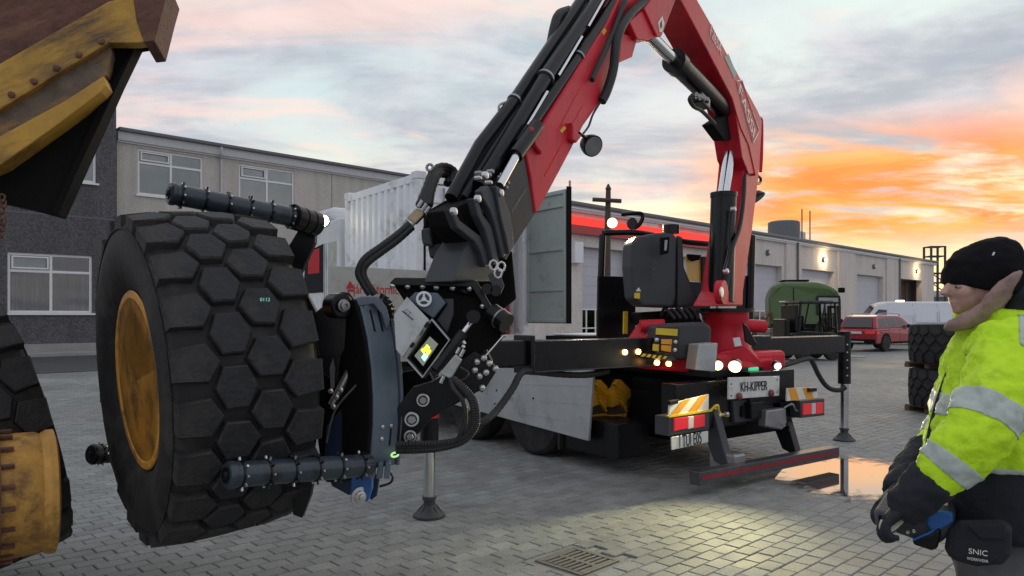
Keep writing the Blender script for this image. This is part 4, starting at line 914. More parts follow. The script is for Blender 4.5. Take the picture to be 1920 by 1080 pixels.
build(MB().tube([rp(1470,765,-.15), rp(1485,758,-.2), rp(1492,770,-.2), rp(1502,768,-.15)], .012), 'air_line', M['steel'], trk)
for x0, x1 in ((1464,1478),): build(rslab([(x0,756),(1502,752),(1502,782),(x0+4,786)], -.1, .04), 'light_bracket', M['black'], trk, smooth=0, bevel=.004)
# lowered underrun bar on two arms
ub = build(rslab([(1311,886),(1574,838),(1574,858),(1313,912)], -.30, .12), 'underrun_bar', mat('bar_steel', (.10,.10,.105), .4, .5, var=.25), trk, smooth=0, bevel=.006)
build(rslab([(1316,893),(1572,844),(1572,851),(1316,901)], -.304, .003), 'red_strip', mat('worn_red', (.28,.02,.03), .5, var=.3, dirt=(.12,.03,.03), dirt_amt=.5), ub, smooth=0)
o_ = MB().box(rp(1311,893,-.25), (.09, .006, .035), (TA, TL, Zv)); build(o_, 'bar_end', M['under'], ub, smooth=0)
for v in (-.58, .55):
    build(MB().prism([T(.05, v-.05, .78), T(.30, v-.05, .78), T(.02, v-.05, .20), T(-.16, v-.05, .14)], TL*.10), 'bar_arm', M['grey_plastic'] if v < 0 else M['black'], trk, smooth=0, bevel=.008)
tp_('arm_shoe', 'steel', -.22, .1, -.62, -.44, .10, .30, bv=.03)
# cab with lit work lamp, seen past the tyre
cabm = MB().prism([T(7.75,-1.22,.75), T(9.8,-1.22,.75), T(9.85,-1.22,1.9), T(9.55,-1.22,2.9), T(9.2,-1.22,3.3), T(7.75,-1.22,3.38)], TL*2.44)
cab = build(cabm, 'cab', M['white'], trk, smooth=0, bevel=.05)
build(MB().prism([T(8.45,-1.23,2.05), T(9.45,-1.23,2.05), T(9.35,-1.23,2.85), T(8.45,-1.23,2.95)], TL*.012), 'side_window', M['glass'], cab, smooth=0, bevel=.004)
build(MB().prism([T(8.62,-1.236,2.42), T(9.2,-1.236,2.42), T(9.15,-1.236,2.86), T(8.62,-1.236,2.88)], TL*.005), 'red_reflection_patch', M['redtext'], cab, smooth=0)  # flat red patch painted on the glass, imitating a reflection in the window
build(MB().prism([T(7.85,-1.23,2.1), T(8.22,-1.23,2.1), T(8.22,-1.23,2.95), T(7.85,-1.23,2.95)], TL*.012), 'quarter_window', mat('pale_window', (.55,.6,.5), .1), cab, smooth=0)
for u in (8.32, 8.40): build(tbox(MB(), u, u+.012, -1.226, -1.216, .9, 2.95), 'door_gap', M['fascia_dark'], cab, smooth=0)
build(tbox(MB(), 8.30, 8.42, -1.25, -1.22, 1.62, 1.68), 'door_handle', M['black'], cab, smooth=0, bevel=.008)
build(tbox(MB(), 8.1, 9.5, -1.21, 1.21, 3.36, 3.60), 'roof_fairing', M['white'], cab, smooth=0, bevel=.08)
lpt = W(606, 414, 12.75)
hl_ = build(MB().lathe(lpt+V(0,.10,0), V(0,-1,0), [(0,.04),(0,.10),(.08,.11),(.095,.10)], 20), 'work_lamp', M['black'], cab)
build(MB().lathe(lpt, V(.05,-1,-.05), [(0,.095),(.012,.09),(.02,.05)], 20), 'lamp_glass', M['lamp_lit'], hl_)
# load on the deck
pal = thing('pallet', 'pallet of dark crates on the truck bed behind the crane', 'pallet', T(3.1, .5, 1.155))
for k in range(4): build(tbox(MB(), 2.7, 3.6, .1+k*.25, .3+k*.25, 1.157, 1.20), 'board', M['wood'], pal, smooth=0, bevel=.004)
for k in range(3): build(tbox(MB(), 2.72, 3.55, .1+k*.34, .42+k*.34, 1.205, 1.34), 'crate', M['under'], pal, smooth=0, bevel=.01)
build(tbox(MB(), 2.75, 3.5, .2, .95, 1.345, 1.37), 'white_sack', M['white'], pal, smooth=0, bevel=.02)
# yellow wheel chocks under the bed
for k, (u, dx) in enumerate(((1.02, 0), (.80, 0))):
    ck = thing('wheel_chock', ('yellow ribbed wheel chock hung next to the dropside end', 'yellow ribbed wheel chock further right, nearer the tail light')[k], 'wheel chock', T(u, -.8, .45), group='yellow chocks under the truck bed')
    base = T(u-.1, -1.0+k*.05, .46); f_ = TL*1.0
    x0 = 1112+k*38; P_c = T(1.36-k*.10, -.98+k*.06, .6)
    build(slab([(x0-4,742),(x0+9,712),(x0+15,712),(x0+40,738),(x0+24,753),(x0-2,764)], 0, .10, -TA, P_c, .02), 'ramp', M['yellow'], ck, smooth=0, bevel=.005)
    build(slab([(x0-3,762),(x0+24,752),(x0+38,740),(x0+33,760),(x0+26,778),(x0-3,781)], 0, .10, -TA, P_c), 'core', mat('chock_core', (.07,.055,.035), .7), ck, smooth=0, bevel=.005)
    build(slab([(x0-3,779),(x0+26,775),(x0+22,791),(x0-3,794)], 0, .10, -TA, P_c, .02), 'base', M['yellow'], ck, smooth=0, bevel=.005)
    for q in range(5):
        a = x0-2+q*2.4; b_ = 728+q*8
        build(slab([(a+4,b_-8),(a+6.5,b_-10),(a+28-q*2,b_+10),(a+26-q*2,b_+13)], 0, .05, -TA, P_c, .045), 'rib', M['yellow'], ck, smooth=0, bevel=.003)
# ------------------------------------------------------------------ container on the bed
CU0, CU1, CV0, CV1, CZ0, CZ1 = 4.92, 7.50, -1.22, .86, 1.16, 3.73
con = thing('shipping_container', 'short white shipping container with an open door on the truck bed', 'container', T(6.2, 0, 1.155))
prof = []; n_ = 11; pit = (CU1-CU0-.24)/n_
for k in range(n_):
    u = CU0+.12+k*pit; prof += [(u, 0), (u+pit*.42, 0), (u+pit*.56, .045), (u+pit*.86, .045)]
prof.append((CU1-.12, 0))
for v, s_, nm in ((CV0+.05, 1, 'near_side_wall'), (CV1-.05, -1, 'far_side_wall')):
    pts = [T(u, v-s_*(.045-d), 0) for u, d in prof]
    mb = MB(); b0 = [p+Zv*(CZ0+.16) for p in pts]; t0 = [p+Zv*(CZ1-.14) for p in pts]; n = len(pts)
    mb.add(b0+t0, [(i, i+1, n+i+1, n+i) for i in range(n-1)])
    w_ = build(mb, nm, M['container_white'], con, smooth=0); so_ = w_.modifiers.new('thick', 'SOLIDIFY'); so_.thickness = .004
for u in (CU0+.06, CU1-.06):
    for v in (CV0+.06, CV1-.06): build(tbox(MB(), u-.06, u+.06, v-.06, v+.06, CZ0+.112, CZ1-.097), 'corner_post', M['container_white'], con, smooth=0, bevel=.008)
for v in (CV0+.04, CV1-.04):
    for z0, z1 in ((CZ0, CZ0+.158), (CZ1-.138, CZ1-.02)): build(tbox(MB(), CU0+.122, CU1-.122, v-.04, v+.04, z0, z1), 'side_beam', M['container_white'], con, smooth=0, bevel=.006)
for u in (CU0+.04, CU1-.04):
    for z0, z1 in ((CZ0, CZ0+.158), (CZ1-.138, CZ1-.02)): build(tbox(MB(), u-.04, u+.04, CV0+.122, CV1-.122, z0, z1), 'end_beam', M['container_white'], con, smooth=0, bevel=.006)
for u in (CU0+.08, CU1-.08):
    for v in (CV0+.08, CV1-.08):
        for z in (CZ0-.004, CZ1-.095): build(tbox(MB(), u-.09, u+.09, v-.085, v+.085, z, z+.115), 'corner_casting', M['white'], con, smooth=0, bevel=.012)
build(tbox(MB(), CU0+.06, CU1-.06, CV0+.09, CV1-.09, CZ1-.05, CZ1-.035), 'roof', M['container_white'], con, smooth=0)
build(tbox(MB(), CU1-.10, CU1-.08, CV0+.12, CV1-.12, CZ0+.16, CZ1-.14), 'front_wall', M['container_white'], con, smooth=0)
build(tbox(MB(), CU0+.1, CU1-.1, CV0+.09, CV1-.09, CZ0+.1, CZ0+.14), 'floor', M['wood'], con, smooth=0)
dm = (CV0+CV1)/2
dr_ = build(tbox(MB(), CU0+.01, CU0+.05, CV0+.13, dm, CZ0+.18, CZ1-.16), 'closed_door', M['container_white'], con, smooth=0, bevel=.006)
for z in (1.55, 2.2, 2.85, 3.3): build(tbox(MB(), CU0-.012, CU0+.008, CV0+.22, dm-.08, z, z+.05), 'door_rib', M['container_white'], dr_, smooth=0, bevel=.006)
for v in (CV0+.45, dm-.2): build(MB().cyl(T(CU0-.03, v, CZ0+.2), T(CU0-.03, v, CZ1-.2), .018, n=8), 'lock_rod', M['steel'], dr_)
for z in (1.5, 2.1, 2.75, 3.35): build(tbox(MB(), CU0-.02, CU0+.06, CV0+.05, CV0+.15, z, z+.10), 'hinge', M['white'], dr_, smooth=0, bevel=.006)
build(tbox(MB(), CU0-.004, CU0+.006, CV0+.125, CV0+.155, CZ0+.2, CZ1-.18), 'door_seal', M['under'], dr_, smooth=0)
# open leaf swung to the rear
ou = CU0-1.0
lf = build(tbox(MB(), ou, CU0-.02, CV1-.05, CV1-.01, 1.50, 3.55), 'open_door', M['sage'], con, smooth=0, bevel=.006)
for z in (1.52, 2.0, 2.62, 3.28, 3.48): build(tbox(MB(), ou+.06, CU0-.1, CV1-.075, CV1-.052, z, z+.045), 'door_rib', M['sage'], lf, smooth=0, bevel=.006)
for u in (ou+.002, CU0-.09): build(tbox(MB(), u, u+.055, CV1-.08, CV1-.052, 1.52, 3.53), 'door_stile', M['sage'], lf, smooth=0, bevel=.006)
build(tbox(MB(), ou-.03, ou-.002, CV1-.06, CV1+.02, 1.5, 3.58), 'door_edge_seal', M['under'], lf, smooth=0)
build(MB().cyl(T(ou+.02,CV1+.03,1.5), T(ou+.02,CV1+.03,3.68), .018, n=8), 'lock_rod', M['steel'], lf)
for k, z in enumerate((1.9, 1.9)):
    fx = thing('fire_extinguisher', ('red fire extinguisher standing in the dark container doorway', 'second red fire extinguisher right beside it in the container doorway')[k], 'extinguisher', T(5.25, .33+k*.26, CZ0+.14))
    c = T(5.25, .33+k*.26, CZ0+.142)
    build(MB().lathe(c, Zv, [(0,.085),(.50,.085),(.56,.05),(.60,.03)], 18), 'bottle', M['red'], fx); build(MB().box(c+Zv*.28-TA*.083, (.012,.11,.2), (TA,TL,Zv)), 'paper_label', M['white'], fx, smooth=0)
    build(MB().box(c+Zv*.63, (.12,.03,.05), (TA,TL,Zv)), 'valve', M['black'], fx, smooth=0, bevel=.006)
# ------------------------------------------------------------------ lettered grey board
sbl, sbr = W(616, 498, 9.1), W(815, 508, 9.95)
sg = thing('sign_board', 'grey board with red lettering standing behind the gripper hoses', 'sign', V((sbl.x+sbr.x)/2, (sbl.y+sbr.y)/2, 0))
rt = (sbr-sbl); rt.z = 0; rt.normalize(); nrm = V(rt.y, -rt.x, 0)
bl = sbl.copy(); bl.z = 1.02; br = sbr.copy(); br.z = 1.02
pb = build(MB().prism([sbl, sbr, br, bl], -nrm*.03), 'panel', M['board'], sg, smooth=0, bevel=.004)
for t_ in (.22, .55):
    c = bl.lerp(br, t_)-nrm*.07; build(MB().box(V(c.x, c.y, 1.0), (.06, .06, 2.0), (rt, nrm, Zv)), 'post', M['fascia_dark'], sg, smooth=0)
def onsg(px, py): return onp(px, py, sbl+nrm*.003, nrm)
text('jármótornic', 'lettering', M['redtext'], pb, onsg(706,543), rt, Zv, .18, .002, fit=(onsg(745,543)-onsg(664,543)).length*1.05)
build(MB().prism([onsg(649,541), onsg(656,526), onsg(666,541)], nrm*.003), 'logo', M['redtext'], pb, smooth=0)
build(MB().prism([onsg(652,547), onsg(664,547), onsg(664,542.5), onsg(652,542.5)], nrm*.003), 'logo_base', M['redtext'], pb, smooth=0)
build(slab([(800,508),(815,509),(815,522),(800,521)], 9.9, .05), 'panel_clamp', M['under'], sg, smooth=0)
# ------------------------------------------------------------------ red loader crane
CC = V(2.36, 8.18, 0); CD = V(-.545, -.838, 0).normalized(); CNn = V(-CD.y, CD.x, 0)   # column foot, towards the tip, out of its right flank
def cpt(px, py, off): return onp(px, py, CC+CNn*off, CNn)
def cslab(pxs, off, th): return MB().prism([cpt(x, y, off) for x, y in pxs], -CNn*th)
cr = thing('loader_crane', 'red knuckle boom loader crane mounted at the truck rear', 'crane', T(.55, .24, 1.08))
def ca(pxs, off, th, name, m, par=None, bv=.01): return build(cslab(pxs, off, th), name, M[m], par or cr, smooth=0, bevel=bv)
# pedestal
pc_ = W(1360, 592, 8.18); pc_.z = 0
build(MB().lathe(pc_, Zv, [(.98,.42),(1.06,.42),(1.14,.36),(1.26,.28),(1.42,.215),(1.52,.22),(1.58,.25),(1.66,.25)], 36), 'pedestal', M['red'], cr)
build(MB().lathe(pc_, Zv, [(1.662,.20),(1.662,.32),(1.70,.32),(1.70,.20)], 40), 'slew_ring', M['black'], cr)
ped = build(MB().box(T(.55,.22,1.12), (.55,1.5,.22), (TA,TL,Zv)), 'base_casting', M['red'], cr, smooth=0, bevel=.05)
# column, inner boom, outer boom
col = ca([(1350,574),(1393,574),(1394,545),(1411,430),(1423,330),(1424,292),(1398,292),(1393,350),(1372,500),(1366,545)], .16, .30, 'column', 'red', bv=.02)
ib = ca([(1205,-95),(1262,-100),(1308,0),(1336,49),(1422,209),(1429,226),(1424,318),(1417,330),(1404,272),(1389,240),(1373,184),(1313,69),(1293,31),(1262,-25)], .20, .30, 'inner_boom', 'red', bv=.012)
ca([(1380,215),(1391,240),(1405,276),(1415,326),(1404,326),(1392,296)], .19, .28, 'boom_root', 'red')
ob = ca([(1205,-95),(1160,0),(1139,42),(1067,156),(1017,236),(986,288),(995,331),(1004,400),(1008,399),(1061,300),(1094,236),(1136,178),(1161,117),(1178,70),(1200,20),(1245,-80)], .13, .26, 'outer_boom', 'red', bv=.012)
kb = ca([(1208,16),(1220,0),(1250,-60),(1290,-60),(1267,0),(1241,68),(1232,68)], .22, .10, 'knuckle_plate', 'red')
ca([(1180,40),(1208,16),(1232,68),(1215,76),(1195,74)], .20, .34, 'knuckle_box', 'red')
ca([(1165,60),(1196,72),(1186,107),(1161,118)], .16, .28, 'gusset', 'red')
# lettering and decals on the inner boom
def tdir(a, b): return cpt(*b, .203)-cpt(*a, .203)
dn = tdir((1385,165),(1410,245)); 
def boomtext(s, name, a, b, off, size, m='white_stripe', par=None):
    p, q = cpt(*a, off), cpt(*b, off); r = (q-p); u = CNn.cross(r.normalized())
    return text(s, name, M[m], par or ib, (p+q)/2, r, u if u.z > -2 else -u, size, .002, fit=r.length)
boomtext('FASSI', 'maker_lettering', (1386,166), (1414,252), .202, .20)
fr_ = [cpt(x, y, .2025) for x, y in ((1381,152),(1391,150),(1423,246),(1412,268))]
for i in range(4):
    build(MB().tube([fr_[i], fr_[(i+1) % 4]], .008, n=4, sub=1), 'letter_frame', M['white_stripe'], ib)
build(cslab([(1358,106),(1366,101),(1381,138),(1377,148)], .2035, .004), 'model_label', mat('pale_green_label', (.35,.42,.38), .5), ib, smooth=0)
boomtext('F265A', 'model_lettering', (1332,55), (1352,96), .202, .17)
bd = build(cslab([(1234,42),(1242,30),(1246,44),(1242,60),(1237,60)], .223, .004), 'warning_decal', M['white_stripe'], kb, smooth=0)
build(cslab([(1238,44),(1241,38),(1242,50),(1239,54)], .2255, .003), 'decal_sign', M['ink'], bd, smooth=0)
# lift cylinder beside the column
def ccyl(a, b, off, r, name, m, par=None, n=24, hint=None): return build(MB().cyl(cpt(*a, off), cpt(*b, off), r, n=n), name, M[m], par or cr)
lc_ = ccyl((1351,566), (1357,368), .05, .135, 'lift_cylinder', 'black')
ccyl((1356,370), (1369,282), .05, .062, 'lift_rod', 'chrome', lc_)
build(MB().lathe(cpt(1357,370,.05), cpt(1357,366,.05)-cpt(1357,370,.05), [(0,.10),(0,.142),(.05,.142),(.05,.07)], 24), 'gland', M['black'], lc_)
for x, o_ in ((1325, -.10), (1353, .20)):
    c = cpt(1352, 548, o_); build(MB().lathe(c, CNn, [(-.035,.03),(-.035,.12),(.035,.12),(.035,.03)], 28), 'pin_ear', M['red'], cr)
build(MB().lathe(cpt(1352,548,.236), CNn, [(0,.055),(.012,.05),(.014,.01)], 20), 'pin_cap', M['bolt'], cr)
build(MB().tube([cpt(1393,240,.02), cpt(1396,340,.17), cpt(1388,420,.20), cpt(1372,470,.21), cpt(1364,520,.2), cpt(1361,545,.2)], .022, n=10), 'column_hose', M['hose'], cr)
build(MB().tube([cpt(1372,392,.18), cpt(1368,440,.18), cpt(1366,475,.2), cpt(1358,505,.2)], .014, n=8), 'cylinder_pipe', M['black'], lc_)
for x, y in ((1371,393),(1357,509)): build(MB().lathe(cpt(x,y,.19), CNn, [(0,.03),(.04,.03),(.05,.015)], 10), 'pipe_fitting', M['bolt'], lc_)
# outer-boom cylinder slung under the inner boom
oc = ccyl((1385,232), (1268,118), .06, .098, 'boom_cylinder', 'black')
ccyl((1272,122), (1216,66), .06, .055, 'boom_rod', 'chrome', oc)
d_ = (cpt(1268,118,.06)-cpt(1385,232,.06)).normalized()
build(MB().lathe(cpt(1272,122,.06), d_, [(0,.08),(0,.112),(.12,.112),(.12,.06)], 24), 'gland', M['black'], oc)
vbk = build(MB().box(cpt(1313,190,.10), (.26,.12,.10), (d_, CNn, d_.cross(CNn))), 'holding_valve', M['black'], oc, smooth=0, bevel=.015)
for k in range(4): build(MB().cyl(cpt(1306+k*7,182+k*3,.16), cpt(1306+k*7,176+k*3,.19), .018, n=8), 'valve_plug', M['steel'], vbk)
build(MB().tube([cpt(1300,178,.13), cpt(1293,186,.13), cpt(1301,200,.13), cpt(1316,208,.13), cpt(1340,232,.12)], .02, n=8), 'oil_pipe', M['hose'], oc)
ca([(1336,232),(1376,205),(1392,232),(1388,262),(1358,262)], .10, .12, 'cylinder_lug', 'under')
# telescopic sections and extension cylinders on the outer boom
sec = ca([(940,332),(984,292),(1003,402),(964,463),(950,488),(925,470),(905,402)], .12, .24, 'extension_section', 'black', bv=.01)
ca([(958,396),(986,350),(988,354),(960,401)], .1215, .004, 'section_groove', 'grey_plastic', sec, bv=0)
Z8 = lambda q: [(740+x/4.235, 300+y/4.235) for x, y in q]
P1 = [(440,390),(480,400),(520,480),(680,600),(750,760),(760,840),(720,850),(690,740),(640,650),(500,540)]
P2 = [(625,300),(665,310),(700,430),(770,520),(800,640),(830,800),(790,840),(760,700),(720,560),(660,440)]
P3 = [(690,240),(740,200),(790,270),(800,330),(830,420),(860,560),(900,740),(860,780),(830,640),(800,520),(760,400),(700,300)]
P4 = [(800,200),(860,230),(880,330),(920,430),(940,560),(950,690),(910,750),(880,600),(850,480),(830,380)]
for q, off in ((P4,.19),(P3,.17),(P2,.15),(P1,.12)): ca(Z8(q), off, .05, 'section_end_plate', 'grey_plastic', bv=.008)
for x, y in ((893,373),(848,397),(936,362),(907,329)): build(MB().lathe(cpt(x,y,.18), CNn, [(0,.022),(.02,.02),(.024,.008)], 12), 'end_pin', M['bolt'], cr)
ca(Z8([(430,400),(640,300),(700,330),(800,560),(840,800),(760,860),(560,640),(460,520)]), .06, .16, 'section_core', 'under')
ca([(1102,-6),(1150,10),(1000,236),(962,298),(905,352),(862,374),(905,288),(985,184)], -.01, .07, 'telescope_stack', 'under')
def path_tube(pts, r, name, m, off, par=None): return build(MB().tube([cpt(x, y, off) for x, y in pts], r, n=14, sub=1), name, M[m], par or cr)
t1 = path_tube([(1090,0),(1085,8),(964,189),(900,272),(846,372)], .040, 'extension_cylinder', 'black', -.06)
path_tube([(1100,12),(985,190),(916,292),(868,372)], .030, 'extension_cylinder', 'black', -.02)
t2 = path_tube([(1138,-28),(1122,0),(1022,147)], .056, 'extension_cylinder', 'black', .02)
path_tube([(1022,147),(928,302),(897,352)], .050, 'extension_cylinder', 'black', .02)
t3 = path_tube([(1164,-16),(1144,17),(1083,108)], .044, 'extension_cylinder', 'black', .075)
path_tube([(1083,108),(992,240),(972,272)], .040, 'extension_cylinder', 'black', .075)
path_tube([(1006,236),(985,266),(966,292)], .046, 'cylinder_gland', 'black', .125)
path_tube([(969,290),(937,348)], .026, 'extension_rod', 'chrome', .13)
for a, b_ in (((1134,-4),(1103,50)),((1091,69),(1047,142)),((1026,172),(989,235))): path_tube([a, b_], .010, 'oil_pipe', 'chrome', .085)
for x, y, off, r in ((964,189,-.06,.047),(1022,147,.02,.062),(1083,108,.075,.050)):
    d2 = cpt(x+10,y-15,off)-cpt(x,y,off); build(MB().lathe(cpt(x,y,off), d2, [(-.006,r*.8),(-.006,r),(.012,r),(.012,r*.8)], 24), 'clamp_ring', M['steel'], cr)
path_tube([(1180,-20),(1150,60),(1110,150)], .02, 'boom_hose', 'hose', .16)
build(MB().tube([cpt(1212,0,.18), cpt(1180,28,.19), cpt(1158,70,.19), cpt(1150,130,.19), cpt(1138,170,.17), cpt(1128,190,.15)], .034, n=10), 'knuckle_hose', M['hose'], cr)
build(MB().tube([cpt(1128,188,.15), cpt(1112,214,.14), cpt(1104,236,.14), cpt(1094,250,.14)], .008, n=6), 'lamp_cable', M['hose'], cr)
build(MB().tube([cpt(1066,20,-.1), cpt(1048,28,-.1), cpt(1040,50,-.1), cpt(1034,80,-.1)], .035, n=10), 'hose_bow', M['hose'], cr)
build(MB().tube([cpt(948,192,-.08), cpt(936,198,-.08), cpt(938,214,-.08), cpt(950,210,-.08)], .008, n=6), 'hose_eye', M['steel'], cr)
for k in range(9):
    x, y = 905+random.uniform(-14,40), 330+random.uniform(-8,30)
    build(MB().lathe(cpt(x,y,.10), CNn, [(0,.015),(.03,.015),(.04,.008)], 8), 'fitting', M['steel'] if k % 3 else M['bolt'], cr)
ca([(1000,236),(1012,252),(1018,290),(1006,276),(996,250)], .16, .04, 'cylinder_bracket', 'red')
for q, off in (([(1128,60),(1134,52),(1138,58),(1132,66)],.1315),([(1050,245),(1058,236),(1062,240),(1054,249)],.1315)):
    build(cslab(q, off, .003), 'warning_label', M['label_yellow'], ob, smooth=0)
for a_, b2 in (((1108,128),(1046,246)),((1092,200),(1022,330))):
    build(MB().tube([cpt(*a_, .131), cpt(*b2, .131)], .004, n=5, sub=1), 'weld_seam', M['red'], ob)
# boom floodlight (unlit)
fl0 = cpt(1108,272,.16)
ca([(1074,228),(1080,246),(1092,254),(1082,268),(1074,262)], .17, .05, 'lamp_bracket', 'red')
fo2 = build(MB().lathe(fl0, V(.45,-.8,-.45), [(-.06,.02),(-.05,.06),(0,.075),(.03,.075)], 22), 'boom_floodlight', M['black'], cr)
build(MB().lathe(fl0+V(.45,-.8,-.45).normalized()*.022, V(.45,-.8,-.45), [(0,.066),(.012,.066),(.014,.02)], 22), 'lamp_glass', M['steel'], fo2)
build(MB().tube([cpt(1086,250,.16), cpt(1098,258,.16), cpt(1104,266,.16)], .012, n=8), 'lamp_arm', M['black'], fo2)
# black tip, valve pack and hose bundle
ca([(870,470),(888,440),(925,500),(930,528),(848,528)], .08, .20, 'tip_section', 'grey_plastic')
vp = build(slab([(788,445),(800,395),(840,372),(880,372),(905,420),(880,470),(846,506),(828,500),(815,470)], 4.35, .25), 'valve_pack', M['under'], cr, smooth=0, bevel=.02)
build(slab([(789,430),(806,426),(812,462),(792,458)], 4.2, .10), 'valve_box', M['grey_plastic'], vp, smooth=0, bevel=.01)
build(slab([(802,462),(826,456),(832,480),(806,484)], 4.25, .10), 'valve_box', M['grey_plastic'], vp, smooth=0, bevel=.01)
build(slab([(822,412),(836,418),(826,436),(814,428)], 4.15, .06), 'valve_box', M['grey_plastic'], vp, smooth=0, bevel=.006)
cbk = build(slab([(762,408),(780,390),(796,396),(794,404),(778,420)], 4.22, .06), 'brass_coupling', mat('brass', (.45,.36,.22), .4, .5), cr, smooth=0, bevel=.006)
for x0, y0, x1, y1 in ((764,412,756,422),(776,418,768,428),(784,388,792,376),(792,394,800,382),(798,400,806,388)): build(MB().cyl(W(x0,y0,4.2), W(x1,y1,4.2), .012, n=8), 'coupling_nipple', M['bolt'], cbk)
for k in range(3):
    s_ = k*9
    build(MB().tube([W(786+s_,386,4.22), W(800+s_*.6,352,4.3), W(812+s_*.5,322+s_*.3,4.4), W(832,312+s_*.8,4.5), W(852-s_*.5,322+s_*.5,4.55), W(856-s_,345,4.5)], .024, n=10, sub=6, rib=.05), 'hose_bundle', M['hose'], cr)
build(MB().tube([W(806+6*math.cos(t),314+6*math.sin(t),4.3) for t in [i*math.pi/5 for i in range(11)]], .009, n=6, sub=1), 'hose_eye', M['steel'], cr)
for k in range(5):
    build(MB().tube([W(862+k*8,376-k*4,4.3), W(850+k*9,395,4.25), W(838+k*8,415,4.25), W(828+k*10,440,4.28)], .010, n=8), 'tip_hose', M['hose'], cr)
for x, y in ((925,497),(940,500),(934,512)): build(MB().tube([W(x+7*math.cos(t),y+9*math.sin(t),4.1) for t in [i*math.pi/4 for i in range(9)]], .007, n=6, sub=1), 'shackle', M['bolt'], cr)
build(slab([(915,515),(934,505),(946,535),(938,552),(926,548)], 4.1, .03), 'hook_plate', M['grey_plastic'], cr, smooth=0, bevel=.004)
for x, y in ((913,542),(930,545)): build(MB().lathe(W(x,y,4.06), V(0,-1,0), [(0,.016),(0,.03),(.02,.03),(.02,.016)], 16), 'hook_eye', M['black'], cr)
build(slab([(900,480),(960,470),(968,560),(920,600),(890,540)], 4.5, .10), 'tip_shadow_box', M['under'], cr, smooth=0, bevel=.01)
build(MB().cyl(W(880,470,4.3), W(862,560,4.15), .085, n=20), 'rotator', M['black'], cr)

# stabiliser beams and legs
LA = W(805, 968, 5.98); LA.z = 0; LB = W(1583, 826, 9.62); LB.z = 0; ld_ = (LB-LA).normalized(); ln_ = V(ld_.y, -ld_.x, 0)
def lbeam(s0, s1, z0, z1, w, name, m='black', par=None): 
    return build(MB().box(LA+ld_*((s0+s1)/2)+Zv*((z0+z1)/2), (s1-s0, w, z1-z0), (ld_, ln_, Zv)), name, M[m], par or cr, smooth=0, bevel=.01)
lbeam(-.05, 1.2, 1.185, 1.405, .16, 'stabiliser_extension'); hb_ = lbeam(.95, 2.62, 1.12, 1.40, .22, 'stabiliser_beam')
lbeam(4.20, 6.05, 1.15, 1.365, .16, 'stabiliser_extension'); lbeam(3.9, 4.45, 1.12, 1.39, .20, 'stabiliser_beam')
lbeam(4.28, 6.0, 1.366, 1.372, .02, 'beam_edge', 'steel'); lbeam(1.0, 2.6, 1.120, 1.135, .226, 'beam_lip', 'grey_plastic', hb_)
bm_ = LA+ld_*.96
build(MB().box(bm_+Zv*1.28, (.05,.26,.34), (ld_, ln_, Zv)), 'beam_collar', M['black'], cr, smooth=0, bevel=.01)
for s_ in (2.08, 2.26): 
    c = LA+ld_*s_+ln_*.112+Zv*1.27
    build(MB().lathe(c, ln_, [(0,.026),(.02,.026),(.03,.012)], 12), 'marker_light', M['amber_lit'], hb_)
def leg(P, sc, nm, top, tube_z, foot_r):
    o = build(MB().cyl(P+Zv*tube_z, P+Zv*top, .075*sc, n=24), nm, M['black'], cr)
    build(MB().cyl(P+Zv*.16, P+Zv*(tube_z+.02), .047*sc, n=20), 'leg_ram', M['chrome'], o)
    build(MB().lathe(P+Zv*.001, Zv, [(0,foot_r),(.018,foot_r),(.03,foot_r*.9),(.075,foot_r*.5),(.10,foot_r*.42),(.10,foot_r*.36),(.135,foot_r*.36),(.14,foot_r*.44),(.165,foot_r*.44),(.17,.03)], 32), 'foot', M['grey_plastic'], o)
    for k in range(8):
        a = k*math.pi/4; q = V(math.cos(a), math.sin(a), 0)
        build(MB().prism([P+q*(foot_r*.40)+Zv*.03, P+q*(foot_r*.88)+Zv*.03, P+q*(foot_r*.42)+Zv*.10], V(-q.y,q.x,0)*.012), 'foot_rib', M['grey_plastic'], o, smooth=0)
    return o
l1 = leg(LA, 1.0, 'stabiliser_leg', 1.50, .56, .13); l2 = leg(LB, 1.05, 'stabiliser_leg', 1.42, .74, .135)
build(MB().lathe(LA+Zv*.80, Zv, [(0,.0755),(0,.078),(.06,.078),(.06,.0755)], 24), 'red_ring', M['red'], l1)
for k in range(5): build(MB().lathe(LB+Zv*(.85+k*.1)-V(0,.078,0), V(0,-1,0), [(0,.012),(.012,.01)], 8), 'leg_bolt', M['bolt'], l2)
build(MB().tube([W(1452,690,8.5), W(1480,682,8.7), W(1516,672,9.0), W(1524,680,9.1), W(1536,705,9.3), W(1552,726,9.4), W(1572,732,9.5), W(1586,726,9.5)], .03, n=10, sub=8), 'leg_hose', M['hose'], cr)
build(MB().tube([W(1140,696,7.2), W(1100,703,7.0), W(1050,702,6.8), W(1000,697,6.5), W(978,699,6.3), W(960,730,6.2), W(935,765,6.1), W(915,785,6.0), W(895,795,5.95)], .03, n=10, sub=8, rib=.05), 'leg_hose', M['hose'], cr)
